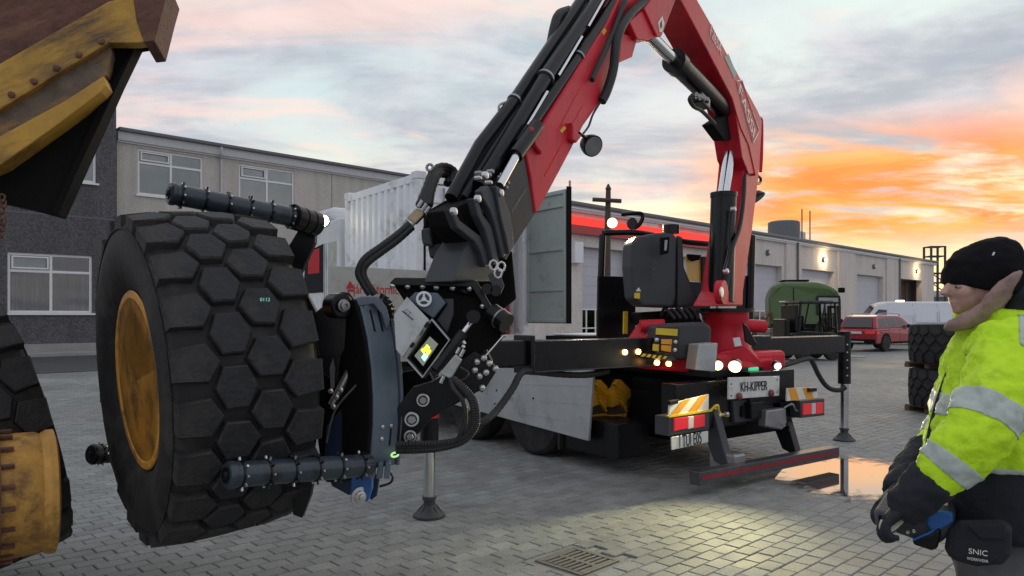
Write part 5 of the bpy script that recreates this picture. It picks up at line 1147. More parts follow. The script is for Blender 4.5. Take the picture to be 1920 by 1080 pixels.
# oil tank, black frame and lamp bar beside the column
def fs(pxs, D, th, name, m, par=None, bv=.01, n=None, tw=0): return build(slab(pxs, D, th, n or (-TA*1.0+V(0,0,0)), None, tw), name, M[m], par or cr, smooth=0, bevel=bv)
FNn = (-TA*.8+TL*-.35).normalized()
tank = build(slab([(1185,455),(1196,443),(1235,436),(1262,436),(1270,445),(1268,560),(1262,577),(1205,575),(1188,560),(1183,500)], 7.75, .28, FNn), 'oil_tank', M['grey_plastic'], cr, smooth=0, bevel=.04, seg=4)
build(slab([(1240,445),(1256,444),(1254,475),(1240,478)], 7.60, .05, FNn), 'tank_handle_recess', M['under'], tank, smooth=0, bevel=.006)
build(slab([(1247,450),(1252,450),(1250,470),(1246,470)], 7.575, .02, FNn), 'tank_handle', M['steel'], tank, smooth=0, bevel=.004)
for k in range(3): build(slab([(1221,492+k*11),(1234,492+k*11),(1233,496+k*11),(1221,496+k*11)], 7.6, .02, FNn), 'embossed_bar', M['grey_plastic'], tank, smooth=0)
build(slab([(1190,549),(1200,549),(1200,560),(1190,559)], 7.585, .012, FNn), 'warning_label', M['label_yellow'], tank, smooth=0)
build(slab([(1193,546),(1198,539),(1202,546)], 7.585, .012, FNn), 'warning_triangle', M['white_stripe'], tank, smooth=0)
build(slab([(1270,440),(1281,443),(1284,500),(1300,540),(1318,570),(1270,578)], 7.95, .35, FNn), 'valve_cover', M['grey_plastic'], cr, smooth=0, bevel=.03)
build(MB().cyl(W(1258,438,7.9), W(1258,422,7.9), .09, n=20), 'filler_cap', M['black'], tank)
ff = build(slab([(1122,517),(1192,519),(1192,640),(1120,640)], 8.7, .05, FNn), 'frame_panel', M['black'], cr, smooth=0, bevel=.008)
build(slab([(1384,516),(1412,517),(1406,600),(1384,600)], 9.2, .05, FNn), 'frame_panel', M['black'], cr, smooth=0, bevel=.008)
build(MB().cyl(W(1410,445,9.2), W(1406,600,9.2), .045, n=12), 'frame_post', M['black'], cr)
build(MB().cyl(W(1130,440,8.7), W(1127,520,8.7), .04, n=12), 'frame_post', M['black'], cr)
build(MB().tube([W(1130,437,8.7), W(1200,437,8.8), W(1290,454,9.0), W(1410,462,9.2)], .035, n=10, sub=4), 'lamp_bar', M['black'], cr)
build(MB().tube([W(1165,402,8.8), W(1200,400,8.8), W(1205,408,8.8), W(1198,422,8.8), W(1188,428,8.8)], .025, n=8), 'mirror_arm', M['black'], cr)
build(MB().lathe(W(1184,420,8.8), V(.4,-.8,.1), [(0,.03),(.0,.07),(.03,.07),(.03,.02)], 18), 'mirror', M['grey_plastic'], cr)
build(slab([(1399,441),(1408,438),(1418,441),(1416,452),(1402,452)], 9.2, .08), 'beacon', M['black'], cr, smooth=0, bevel=.02)
aw = build(slab([(1286,480),(1318,482),(1317,528),(1291,527)], 9.3, .02, FNn), 'amber_reflection_pane', M['amber'], cr, smooth=0)  # pane coloured yellow to imitate a bright reflection in the glass
build(slab([(1317,481),(1324,481),(1324,530),(1317,530)], 9.28, .05, FNn), 'window_post', M['black'], cr, smooth=0)
build(slab([(1283,528),(1332,530),(1332,580),(1283,580)], 9.25, .06, FNn), 'frame_panel', M['black'], cr, smooth=0, bevel=.006)
build(slab([(1290,476),(1316,478),(1312,487),(1300,490),(1292,484)], 9.2, .06, FNn), 'visor', M['under'], cr, smooth=0, bevel=.01)
def flood(px, py, D, r, aim, name, lit, energy=0, col=(1,.93,.65), size=100, par=None):
    c = W(px, py, D); a = Vector(aim).normalized()
    o = build(MB().lathe(c-a*.07, a, [(0,.03),(.01,r*.9),(.06,r*1.1),(.075,r*1.1),(.075,r)], 20), name, M['black'], par or cr)
    build(MB().lathe(c+a*.0, a, [(0,r),(.008,r*.98),(.010,r*.6)], 20), 'lamp_reflector', M['lamp_ring'] if lit == 'lamp_lit' else M['lens_clear'], o)
    build(MB().lathe(c+a*.0105, a, [(0,r*.62),(.006,r*.6),(.010,r*.3)], 20), 'lamp_glass', M[lit], o)
    if energy:
        li = bpy.data.lights.new('flood_light', 'SPOT'); li.energy = energy; li.color = col; li.spot_size = R_(size); li.spot_blend = .8; li.shadow_soft_size = .05
        q = bpy.data.objects.new('flood_light', li); COL.objects.link(q); q.parent = o; q.location = c+a*.03-woff(o); q.rotation_euler = a.to_track_quat('-Z', 'Y').to_euler()
    return o
flood(1148, 418, 8.65, .06, (-.1,-1,-.12), 'work_lamp', 'lamp_lit', 22, size=110)
flood(1378, 687, 6.92, .060, (-.50,-1,-.42), 'work_lamp', 'lamp_lit', 110, (1,.90,.46), 96)
build(MB().cyl(W(1378,690,6.98), W(1378,690,7.6), .018, n=8), 'lamp_bracket', M['black'], cr)
flood(1346, 685, 7.35, .05, (-.2,-1,-.3), 'work_lamp', 'lamp_lit')
flood(1458, 686, 7.8, .045, (.1,-1,-.25), 'work_lamp', 'lamp_white')
# red skirt and control box
build(slab([(1205,640),(1228,606),(1260,612),(1300,640),(1305,700),(1208,692)], 7.55, .45, FNn), 'red_skirt', M['red'], cr, smooth=0, bevel=.02)
build(MB().cyl(W(1200,612,7.6), W(1245,610,7.6), .065, n=18), 'red_tube', M['red'], cr); build(MB().cyl(W(1392,610,8.4), W(1432,612,8.5), .075, n=18), 'red_tube', M['red'], cr)
build(slab([(1345,705),(1350,660),(1400,650),(1428,676),(1448,672),(1452,704),(1420,708)], 7.85, .3, FNn), 'red_foot', M['red'], cr, smooth=0, bevel=.02)
ctl = build(slab([(1230,610),(1275,606),(1322,604),(1335,612),(1334,655),(1322,668),(1280,676),(1228,662)], 7.40, .30, FNn), 'control_cover', M['grey_plastic'], cr, smooth=0, bevel=.035, seg=4)
face = build(slab([(1231,612),(1275,612),(1274,668),(1224,658)], 7.235, .02, FNn), 'control_face', M['ink'], ctl, smooth=0, bevel=.01)
for q, m_ in (([(1231,615),(1271,617),(1270,630),(1230,627)],'label_yellow'),([(1240,636),(1260,636),(1260,646),(1240,645)],'orange_stripe'),([(1240,647),(1259,648),(1258,660),(1240,657)],'orange_stripe'),([(1225,645),(1236,646),(1235,659),(1224,657)],'label_yellow')):
    build(slab(q, 7.20, .01, FNn), 'control_label', M[m_], face, smooth=0)
for x, y in ((1231,637),(1266,641),(1265,656)): build(MB().lathe(W(x,y,7.19), FNn, [(0,.02),(.012,.018),(.016,.006)], 12), 'control_knob', M['bolt'], face)
stp = build(slab([(1206,662),(1262,668),(1268,676),(1200,668)], 7.2, .03, V(-.2,-1,.8).normalized()), 'hazard_step', M['ink'], cr, smooth=0)
for k in range(6):
    x = 1206+k*10; build(slab([(x,663.2+k*1.1),(x+5,663.8+k*1.1),(x+1,668.5+k*1.2),(x-4,668+k*1.2)], 7.18, .006, V(-.2,-1,.8).normalized()), 'hazard_bar', M['label_yellow'], stp, smooth=0)
for x, y in ((1231,680),(1253,682)): build(MB().lathe(W(x,y,7.22), FNn, [(0,.026),(.02,.026),(.03,.01)], 12), 'marker_light', M['amber_lit'], cr)
build(slab([(1310,646),(1346,643),(1342,697),(1304,694)], 7.15, .22, FNn), 'aluminium_box', M['alu'], cr, smooth=0, bevel=.008)
build(slab([(1170,584),(1178,584),(1177,626),(1169,626)], 8.2, .03, FNn), 'level_gauge', M['label_yellow'], cr, smooth=0, bevel=.004)
build(slab([(1404,690),(1424,688),(1422,703),(1406,704)], 7.7, .05), 'green_lamp', M['green_lit'], cr, smooth=0, bevel=.015)
build(slab([(1338,694),(1360,690),(1360,706),(1340,710)], 7.6, .05), 'orange_reflector', M['lens_red'], cr, smooth=0, bevel=.008)
build(slab([(1374,634),(1387,632),(1391,648),(1378,650)], 7.78, .01), 'white_sticker', M['white'], cr, smooth=0)
build(slab([(1394,605),(1402,612),(1420,645),(1412,650),(1398,640)], 7.8, .05), 'strut', M['black'], cr, smooth=0, bevel=.008)
build(MB().lathe(W(1420,372,8.85), V(.5,-.3,-.8), [(-.1,.02),(-.06,.08),(0,.11),(.01,.10)], 20), 'column_lamp', M['black'], cr)
build(MB().tube([cpt(1419,328,.0), cpt(1426,334,.0), cpt(1425,343,0), cpt(1416,344,0)], .018, n=8), 'hook', M['black'], cr)
build(MB().tube([cpt(1422,222,.1), cpt(1428,228,.1), cpt(1428,290,.1), cpt(1426,322,.1)], .02, n=8), 'edge_pipe', M['red'], cr)
for k in range(6):
    build(MB().tube([W(1240+k*12,592,7.9), W(1246+k*12,582+random.uniform(-4,4),7.85), W(1256+k*12,586,7.8), W(1266+k*11,598,7.75)], .018, n=8), 'valve_hose', M['hose'], cr)
build(slab([(1200,586),(1300,580),(1320,604),(1210,612)], 8.0, .3, FNn), 'valve_bank', M['under'], cr, smooth=0, bevel=.02)
# ------------------------------------------------------------------ parked vehicles across the yard
class Car:
    """local frame: x forward, y to the left, z up; lateral half width shrinks with height above the belt"""
    def __init__(s, root, w, belt, taper): s.r = root; s.w = w; s.b = belt; s.t = taper
    def hw(s, z): return s.w-(max(0, z-s.b)*s.t)-(max(0, .45-z)*.12)
    def solid(s, prof, name, m, inset=0.0, bv=.03, par=None, smooth=30):
        n = len(prof); vs_ = [V(x, (s.hw(z)-inset), z) for x, z in prof]+[V(x, -(s.hw(z)-inset), z) for x, z in prof]
        mb = MB().add(vs_, [tuple(range(n)), tuple(range(2*n-1, n-1, -1))]+[(i, i+n, (i+1) % n+n, (i+1) % n) for i in range(n)])
        return build(mb, name, M[m], par or s.r, local=True, smooth=0, bevel=bv)
    def side(s, prof, name, m, y=1, out=.006, th=.012, par=None):
        mb = MB(); n = len(prof); a = [V(x, y*(s.hw(z)+out), z) for x, z in prof]; b = [V(x, y*(s.hw(z)+out-th), z) for x, z in prof]
        mb.add(a+b, [tuple(range(n)), tuple(range(2*n-1, n-1, -1))]+[(i, i+n, (i+1) % n+n, (i+1) % n) for i in range(n)])
        return build(mb, name, M[m], par or s.r, local=True, smooth=0, bevel=.004)
    def across(s, pts, name, m, inset, th=.012, par=None):      # pts: two (x,z) points, pane between them over the car's width
        (x0, z0), (x1, z1) = pts; d = V(x1-x0, 0, z1-z0).normalized(); nrm = V(-d.z, 0, d.x)
        a = [V(x0, s.hw(z0)-inset, z0), V(x0, -(s.hw(z0)-inset), z0), V(x1, -(s.hw(z1)-inset), z1), V(x1, s.hw(z1)-inset, z1)]
        return build(MB().prism([p+nrm*.008 for p in a], -nrm*th), name, M[m], par or s.r, local=True, smooth=0)
    def wheel(s, x, y, R, w=.22):
        sg = 1 if y > 0 else -1
        o = build(MB().lathe(V(x, y-w/2, R), V(0,1,0), [(0,R*.6),(0,R*.92),(.03,R),(w-.03,R),(w,R*.92),(w,R*.6)], 32), 'wheel', M['rubber_side'], s.r, local=True)
        build(MB().lathe(V(x, y+sg*(w/2-.04), R), V(0,sg,0), [(0,.03),(0,R*.66),(.03,R*.66),(.03,R*.56),(.015,R*.5),(.02,R*.15),(.035,R*.12),(.035,.02)], 24), 'rim', M['alu'], o, local=True)
        for k in range(5):
            a = k*2*math.pi/5; build(MB().box(V(x+math.cos(a)*R*.33, y+sg*(w/2-.012), R+math.sin(a)*R*.33), (R*.5,.02,R*.14), (V(math.cos(a),0,math.sin(a)), V(0,1,0), V(-math.sin(a),0,math.cos(a)))), 'spoke', M['alu'], o, local=True, smooth=0, bevel=.006)
    def block(s, x0, x1, y0, y1, z0, z1, name, m, bv=.008, par=None): return build(MB().box(V((x0+x1)/2,(y0+y1)/2,(z0+z1)/2), (x1-x0, y1-y0, z1-z0)), name, M[m], par or s.r, local=True, smooth=0, bevel=bv)
# red SUV seen from its rear right
sc_ = W(1652, 592, 35.2); sc_.z = 0
suv = thing('parked_car', 'dark red SUV parked in front of the white van', 'car', sc_, math.atan2(.60, .80))
suv.scale = (1,1,1)
c = Car(suv, .95, 1.02, .33)
c.solid([(-2.28,.35),(-2.30,.95),(-2.20,1.04),(1.2,1.06),(2.1,.92),(2.3,.7),(2.3,.32)], 'body', 'carred', bv=.06)
c.solid([(-2.22,1.03),(-1.92,1.58),(-1.5,1.66),(.3,1.64),(.75,1.5),(1.25,1.05)], 'cabin', 'carred', inset=.05, bv=.05)
c.across([(-2.235,1.10),(-1.98,1.52)], 'rear_window', 'glass', .20)
c.across([(1.28,1.09),(.72,1.52)], 'windscreen', 'glass', .14)
for y in (1, -1):
    c.t = .33; 
    for pr in ([(-1.95,1.10),(-1.75,1.48),(-1.15,1.55),(-1.12,1.10)], [(-1.05,1.10),(-1.08,1.55),(-.2,1.56),(-.18,1.10)], [(-.10,1.10),(-.12,1.56),(.35,1.52),(.95,1.10)]): c.side(pr, 'side_window', 'glass', y, out=-.044)
    c.side([(-2.25,.78),(-2.25,.92),(-2.0,.90),(-2.0,.80)], 'tail_light', 'lens_red', y, out=.004)
    c.side([(-1.9,.36),(1.9,.36),(1.9,.44),(-1.9,.44)], 'sill_trim', 'under', y)
    for x in (-1.12, -.15): c.side([(x,.5),(x+.012,.5),(x+.012,1.04),(x,1.04)], 'door_gap', 'ink', y, out=.003, th=.006)
    c.block(.55, .75, y*1.0-.08, y*1.0+.08, 1.08, 1.22, 'mirror', 'under', .03)
    for x in (-1.42, 1.42):
        c.wheel(x, y*.86, .37); a_ = [(x+.46*math.cos(t), .37+.46*math.sin(t)) for t in [i*math.pi/10 for i in range(11)]]
        c.side(a_, 'wheel_arch', 'under', y, out=.002, th=.01)
    build(MB().tube([V(-1.7,y*.68,1.66),V(-1.4,y*.70,1.73),V(.1,y*.70,1.72),V(.4,y*.68,1.62)], .02, n=6), 'roof_rail', M['alu'], suv, local=True)
for y in (.66, -.66): c.block(-2.335, -2.28, y-.22, y+.22, .80, .93, 'tail_light', 'lens_red', .01)
c.block(-2.33, -2.29, -.27, .27, .80, .91, 'number_plate', 'plate_white', .004)
c.block(-2.34, -2.28, -.90, .90, .36, .56, 'bumper_trim', 'under', .03); c.block(-2.36, -2.30, -.4, .4, .40, .47, 'skid_plate', 'alu', .01)
# white panel van behind
vc = W(1690, 592, 42.5); vc.z = 0
van = thing('parked_van', 'white high-roofed panel van parked behind the red SUV', 'van', vc, math.pi-math.atan2(.22, .97))
c = Car(van, 1.0, 1.2, .10)
c.solid([(-2.85,.40),(-2.88,2.1),(-2.75,2.40),(1.0,2.42),(1.45,2.28),(2.15,1.35),(2.75,1.12),(2.85,.85),(2.85,.38)], 'body', 'vanwhite', bv=.09)
c.across([(2.12,1.42),(1.50,2.22)], 'windscreen', 'glass', .12)
for y in (1, -1):
    c.side([(1.0,1.32),(1.0,1.95),(1.42,1.98),(1.95,1.36)], 'side_window', 'glass', y)
    for x in (.92, -.35, -1.6): c.side([(x,.5),(x+.014,.5),(x+.014,2.3),(x,2.3)], 'door_gap', 'fascia_dark', y, out=.003, th=.006)
    c.side([(-2.8,1.02),(.85,1.02),(.85,1.05),(-2.8,1.05)], 'body_crease', 'fascia', y, out=.003, th=.006)
    c.side([(-2.6,1.25),(-1.7,1.25),(-1.7,2.05),(-2.6,2.05)], 'pressed_panel', 'vanwhite', y, out=.010); c.side([(-1.5,1.25),(-.45,1.25),(-.45,2.05),(-1.5,2.05)], 'pressed_panel', 'vanwhite', y, out=.010)
    c.block(1.5, 1.65, y*1.12-.12, y*1.12+.12, 1.35, 1.65, 'mirror', 'under', .03)
    for x in (-1.75, 1.9): c.wheel(x, y*.88, .36)
    c.block(2.78, 2.90, y*.72-.2, y*.72+.2, .82, 1.06, 'headlight', 'lens_clear', .03)
    c.block(-2.92, -2.86, y*.9-.07, y*.9+.07, 1.0, 1.5, 'tail_light', 'lens_red', .01)
c.block(2.80, 2.93, -.92, .92, .38, .62, 'bumper', 'under', .05)
c.block(-.1, .25, -.25, .25, 2.42, 2.50, 'roof_beacon', 'wall_lamp_lit', .03)
# forklift with an open caged cab
fc = W(1524, 592, 27.5); fc.z = 0
fk = thing('forklift', 'black forklift with a caged cab parked behind the stabiliser beam', 'forklift', fc, R_(8))
c = Car(fk, .62, 1.2, .0)
c.solid([(-1.15,.25),(-1.15,.95),(-.85,1.08),(.55,1.0),(.7,.6),(.7,.25)], 'chassis', 'black', bv=.05)
for x in (-.85, .62):
    for y in (-.55, .55): build(MB().cyl(V(x,y,.95), V(x*(.92 if x > 0 else .9), y*.92, 2.06), .045, n=10), 'cab_pillar', M['black'], fk, local=True)
c.block(-.88, .68, -.60, .60, 2.06, 2.13, 'cab_roof', 'black', .02); c.block(-.98, -.86, -.54, .54, 1.05, 2.0, 'rear_guard', 'black', .02); c.block(-1.35, -1.16, -.5, .5, .4, 1.5, 'counterweight', 'black', .06)
for y in (-.5, -.2, .2, .5): build(MB().cyl(V(.66,y,1.0), V(.60,y,2.06), .025, n=6), 'front_bar', M['black'], fk, local=True)
for k in range(4): c.block(-.8+k*.4, -.72+k*.4, -.56, .56, 2.14, 2.17, 'roof_bar', 'grey_plastic', .008)
build(MB().cyl(V(-.05,.58,1.0), V(.15,.56,2.06), .03, n=8), 'cab_strut', M['black'], fk, local=True); build(MB().cyl(V(-.05,-.58,1.0), V(.15,-.56,2.06), .03, n=8), 'cab_strut', M['black'], fk, local=True)
c.block(-.55, -.05, -.26, .26, 1.0, 1.16, 'seat', 'under', .04); c.block(-.62, -.48, -.26, .26, 1.14, 1.62, 'seat_back', 'under', .05)
build(MB().tube([V(.35+.17*math.cos(t)*.5,.17*math.sin(t),1.38+.12*math.cos(t)) for t in [i*math.pi/8 for i in range(17)]], .015, n=6, sub=1), 'steering_wheel', M['under'], fk, local=True)
build(MB().cyl(V(.5,0,.9), V(.36,0,1.36), .03, n=8), 'steering_column', M['under'], fk, local=True)
for y in (-.3, .3): c.block(.78, .90, y-.06, y+.06, .10, 2.0, 'mast_rail', 'black', .01)
for z in (.4, 1.1, 1.9): c.block(.80, .88, -.24, .24, z, z+.1, 'mast_crossbar', 'black', .01)
for y in (-.28, .28): c.block(.92, 1.9, y-.06, y+.06, .06, .11, 'fork', 'steel', .01)
for x, R in ((-.75, .28), (.42, .33)):
    for y in (-.58, .58): c.wheel(x, y, R, .24)
# green machine with a rounded hood
gc = W(1506, 592, 38); gc.z = 0
gm = thing('green_harvester', 'rounded green farm machine standing behind the forklift', 'machine', gc, R_(-14))
M['palewin'] = mat('pale_green_glass', (.30,.36,.32), .1, var=.1)
c = Car(gm, 1.25, 2.6, .35)
hood = c.solid([(-1.75,1.0),(-1.78,2.6),(-1.55,3.15),(-1.1,3.35),(.6,3.32),(1.15,3.12),(1.5,2.85),(1.62,2.4),(1.62,1.0)], 'hood', 'green', bv=.22); hood.modifiers['bevel'].segments = 5; hood.modifiers['bevel'].angle_limit = R_(15)
c.block(-1.66, 1.5, -1.255, 1.255, 1.02, 1.22, 'lower_skirt', 'under', .02)
for y in (-1, 1):
    c.side([(.55,1.75),(.55,2.52),(1.45,2.50),(1.45,1.75)], 'cab_window', 'palewin', y, out=.01); c.side([(.45,1.65),(.45,2.62),(1.55,2.6),(1.55,1.65)], 'window_frame', 'black', y, out=.004)
    c.side([(-.62,1.05),(-.58,1.05),(-.58,3.0),(-.62,3.0)], 'panel_gap', 'under', y, out=.004, th=.008)
    c.side([(-1.3,2.3),(-.8,2.3),(-.8,2.36),(-1.3,2.36)], 'badge_stripe', 'white_stripe', y, out=.006)
    for x, R in ((-1.2, .62), (1.15, .8)): c.wheel(x, y*1.2, R, .45)
c.block(-1.7, 1.7, -1.1, 1.1, .55, 1.02, 'underframe', 'under', .05)
c.block(-1.1, .2, -.7, .7, 3.36, 3.44, 'roof_hatch', 'under', .03); c.block(1.45, 1.75, -1.35, -1.15, 2.75, 3.0, 'mirror', 'under', .04); c.block(1.45, 1.75, 1.15, 1.35, 2.75, 3.0, 'mirror', 'under', .04)
build(MB().tube([V(-1.9,-1.2,.7), V(-1.95,-1.25,1.2), V(-1.85,-1.25,1.6), V(-1.7,-1.25,1.75), V(-1.6,-1.25,1.4)], .06, n=8), 'coiled_hose', M['rust'], gm, local=True)
for z in (1.5, 1.7): c.block(-1.82, -1.74, .55, .85, z, z+.12, 'tail_lamp', 'lens_clear', .02)
for k in range(3):
    bxp = W(1432+k*17, 592, 31); bxp.z = 0
    bx3 = thing('metal_crate', ('leftmost weathered metal crate beside the red tube of the crane','middle weathered metal crate of three behind the stabiliser beam','rightmost weathered metal crate next to the forklift')[k], 'crate', bxp, group='metal crates behind the stabiliser')
    build(MB().box(V(0,0,.55), (.36,.6,1.1)), 'body', M[('steel','grime','alu')[k]], bx3, local=True, smooth=0, bevel=.02)
    for z in (.2, .55, .9): build(MB().box(V(0,-.306,z), (.34,.012,.05)), 'rib', M['fascia_dark'], bx3, local=True, smooth=0)
# ------------------------------------------------------------------ two tyres stacked on pallets
ts = G(1795, 790); 
def pallet(loc, label, w=1.02, h=.09):
    p = thing('pallet', label, 'pallet', loc, R_(12))
    for k in range(5): build(MB().box(V(-w/2+.09+k*(w-.18)/4, 0, h-.012), (.14, w, .022)), 'top_board', M['wood'], p, local=True, smooth=0, bevel=.004)
    for y in (-w/2+.06, 0, w/2-.06): build(MB().box(V(0, y, (h-.024)/2), (w, .10, h-.026)), 'bearer', M['wood'], p, local=True, smooth=0, bevel=.004)
    return p
tsl = W(1786, 592, 12.4); tsl.z = 0
pallet(V(tsl.x, tsl.y, .0), 'wooden pallet on the ground under the tyre stack', h=.10)
tyh = .64
for k in range(2):
    z0 = .10+k*(tyh+.10)
    tt = thing('stacked_tyre', ('black lug tyre at the bottom of the stack behind the worker', 'black lug tyre on top of the stack behind the worker')[k], 'tyre', V(tsl.x, tsl.y, z0+tyh/2), group='tyres stacked beside the worker')
    tt.rotation_euler = (0, R_(90), R_(20*k))
    tyre_parts(tt, .66, tyh, .34, True, ncol=4, N_=20, lug_h=.035, diamond=True)
pallet(V(tsl.x, tsl.y, .10+tyh), 'wooden spacer pallet between the two stacked tyres', h=.098)
# ------------------------------------------------------------------ worker at the right edge, seen from his left side
PV = V((1880-960)/FPX, 1, 0).normalized(); PF = V(-PV.y, PV.x, 0); PS = -PV      # he faces the picture's left; PS points to the viewer
M['hivis'] = mat('hivis_yellow', (.58,.92,.012), .65, var=.10, scale=7, bump=.8, bscale=16, dirt=(.30,.46,.03), dirt_amt=.35, dscale=9)
M['reflect'] = mat('reflective_tape', (.50,.56,.52), .45, var=.10, scale=14, dirt=(.33,.38,.33), dirt_amt=.4, dscale=14)
M['navy'] = mat('navy_fabric', (.013,.016,.023), .8, var=.3, bump=.3, bscale=30)
M['trouser'] = mat('grey_trouser', (.11,.11,.115), .85, var=.3, bump=.3, bscale=40)
M['beanie'] = mat('black_knit', (.007,.007,.009), .95, var=.3, bump=.25, bscale=260, spec=.2)
M['fleece'] = mat('dusty_pink_hood', (.33,.215,.195), .9, var=.22, scale=10, bump=.4, bscale=25, dirt=(.22,.14,.13), dirt_amt=.35, dscale=8)
M['skin'] = mat('skin', (.54,.33,.265), .5, var=.14, scale=14, bump=.08, bscale=90, dirt=(.52,.27,.22), dirt_amt=.4, dscale=10)
M['leather'] = mat('cream_glove', (.62,.58,.46), .7, var=.15)
def solidify_union(mb, name, voxel, smooth=6, wrinkle=0.0, wscale=.12, off=None):
    """one closed continuous surface out of overlapping lofts"""
    me = mb.mesh(name); o = bpy.data.objects.new('tmp', me); COL.objects.link(o)
    r = o.modifiers.new('r', 'REMESH'); r.mode = 'VOXEL'; r.voxel_size = voxel
    s_ = o.modifiers.new('s', 'SMOOTH'); s_.iterations = smooth; s_.factor = .5
    if wrinkle:
        for k, (sz, st) in enumerate(((wscale, wrinkle), (wscale*.42, wrinkle*.5), (wscale*.2, wrinkle*.16))):
            tx = bpy.data.textures.new('folds', 'CLOUDS'); tx.noise_scale = sz; tx.noise_depth = 1; tx.noise_basis = 'ORIGINAL_PERLIN'
            d = o.modifiers.new('d%d' % k, 'DISPLACE'); d.texture = tx; d.strength = st; d.mid_level = .5; d.texture_coords = 'GLOBAL'
    out = bpy.data.meshes.new_from_object(o.evaluated_get(bpy.context.evaluated_depsgraph_get())); bpy.data.objects.remove(o)
    out.name = name
    if off is not None: out.transform(Matrix.Translation(-off))
    return out
DB = 2.12
def PB(px, py, D=DB): return W(px, py, D)
foot = PB(1890, 700); foot.z = 0
man = thing('person', 'worker in yellow high-visibility jacket and black beanie facing left', 'person', foot)
OFF = woff(man)
def torso(secs, mb=None, grow=0.0):
    mb = mb or MB(); mb.loft([(PB(x, y), PF, ra+grow, PS, rb+grow) for x, y, ra, rb in secs], 32, 2.3); return mb
TS = [(1884,588,.075,.085),(1886,602,.10,.125),(1889,620,.125,.185),(1892,650,.15,.225),(1889,700,.17,.24),(1883,770,.185,.245),(1876,840,.19,.245),(1880,900,.18,.24),(1888,985,.17,.23)]
# skin and body core: one continuous surface
bd_ = MB()
bd_.loft([(PB(1878,600), PF, .06, PS, .08), (PB(1885,660), PF, .10, PS, .17), (PB(1880,850), PF, .12, PS, .17), (PB(1890,1000), PF, .11, PS, .16)], 20)
bd_.loft([(PB(1880,625), PF, .055, PS, .055), (PB(1862,590), PF, .055, PS, .055), (PB(1846,560), PF, .06, PS, .058)], 16)
bd_.ball(PB(1841,524), PF, .094, PS, .073, Zv, .105)                                     # skull
bd_.ball(PB(1816,556), PF, .052, PS, .054, Zv, .050)                                     # jaw
bd_.ball(PB(1797,580), PF, .017, PS, .022, Zv, .014)                                     # chin
bd_.loft([(PB(1787,526), PF, .012, PS, .010), (PB(1782,534), PF, .013, PS, .011), (PB(1775,543), PF, .014, PS, .013), (PB(1770,550), PF, .014, PS, .016), (PB(1778,556), PF, .009, PS, .013)], 14)   # nose
bd_.ball(PB(1793,529), PF, .012, PS, .026, Zv, .008)                                     # brow
bd_.ball(PB(1789,567), PF, .012, PS, .022, Zv, .006); bd_.ball(PB(1790,574), PF, .0115, PS, .020, Zv, .006)   # lips
bd_.ball(PB(1810,546)+PS*.036, PF, .028, PS, .020, Zv, .026)                             # cheek
legs = [[(1900,980,-.09),(1896,1150,-.10),(1900,1280,-.10)], [(1900,980,.09),(1892,1150,.10),(1896,1280,.10)]]
for s_ in (-1, 1):
    hip = PB(1892, 1000)+PS*(.095*s_); knee = hip.copy()+PF*.03; knee.z = .50; ank = hip.copy()-PF*.01; ank.z = .09
    bd_.loft([(hip, PF, .095, PS, .085), (hip.lerp(knee,.5), PF, .085, PS, .08), (knee, PF, .062, PS, .06), (knee.lerp(ank,.4), PF, .06, PS, .056), (ank, PF, .042, PS, .04)], 16)
    bd_.loft([(ank-PF*.05+Zv*-.04, PS, .035, Zv, .035), (ank+PF*.08-Zv*.045, PS, .042, Zv, .03), (ank+PF*.18-Zv*.06, PS, .035, Zv, .02)], 12)
ARM_N = [(1890,668,1.92,.085),(1868,740,1.87,.085),(1832,812,1.84,.078),(1788,862,1.85,.068),(1742,905,1.87,.055),(1704,945,1.89,.044),(1690,962,1.90,.04)]
ARM_F = [(1868,668,2.30,.085),(1826,745,2.34,.08),(1780,810,2.34,.07),(1728,862,2.30,.055),(1700,895,2.24,.045),(1684,925,2.18,.04)]
def armloft(mb, A, grow, i0=0, i1=None, endcap=0):
    P_ = [W(x, y, D) for x, y, D, r in A]; secs = []
    for i in range(i0, i1 or len(A)):
        d = (P_[min(i+1, len(A)-1)]-P_[max(i-1, 0)]).normalized(); a = (PS-d*d.dot(PS)).normalized(); b = d.cross(a)
        secs.append((P_[i], a, A[i][3]+grow, b, A[i][3]+grow))
    mb.loft(secs, 20); return mb
armloft(bd_, ARM_N, -.022); armloft(bd_, ARM_F, -.022)
body = link('body', solidify_union(bd_, 'body', .0046, 2, off=OFF), M['skin'], man, smooth=180)
# eye
ec = PB(1798,539)+PS*.041
build(MB().ball(ec, PF, .009, PS, .008, Zv, .0045, 14, 8), 'eye', mat('shaded_eye_white', (.35,.30,.28), .3), body); build(MB().ball(ec+PF*.004+PS*.002, PF, .005, PS, .006, Zv, .004, 10, 6), 'iris', mat('iris', (.05,.05,.05), .15), body)  # eye white coloured darker for the shade under the beanie brim
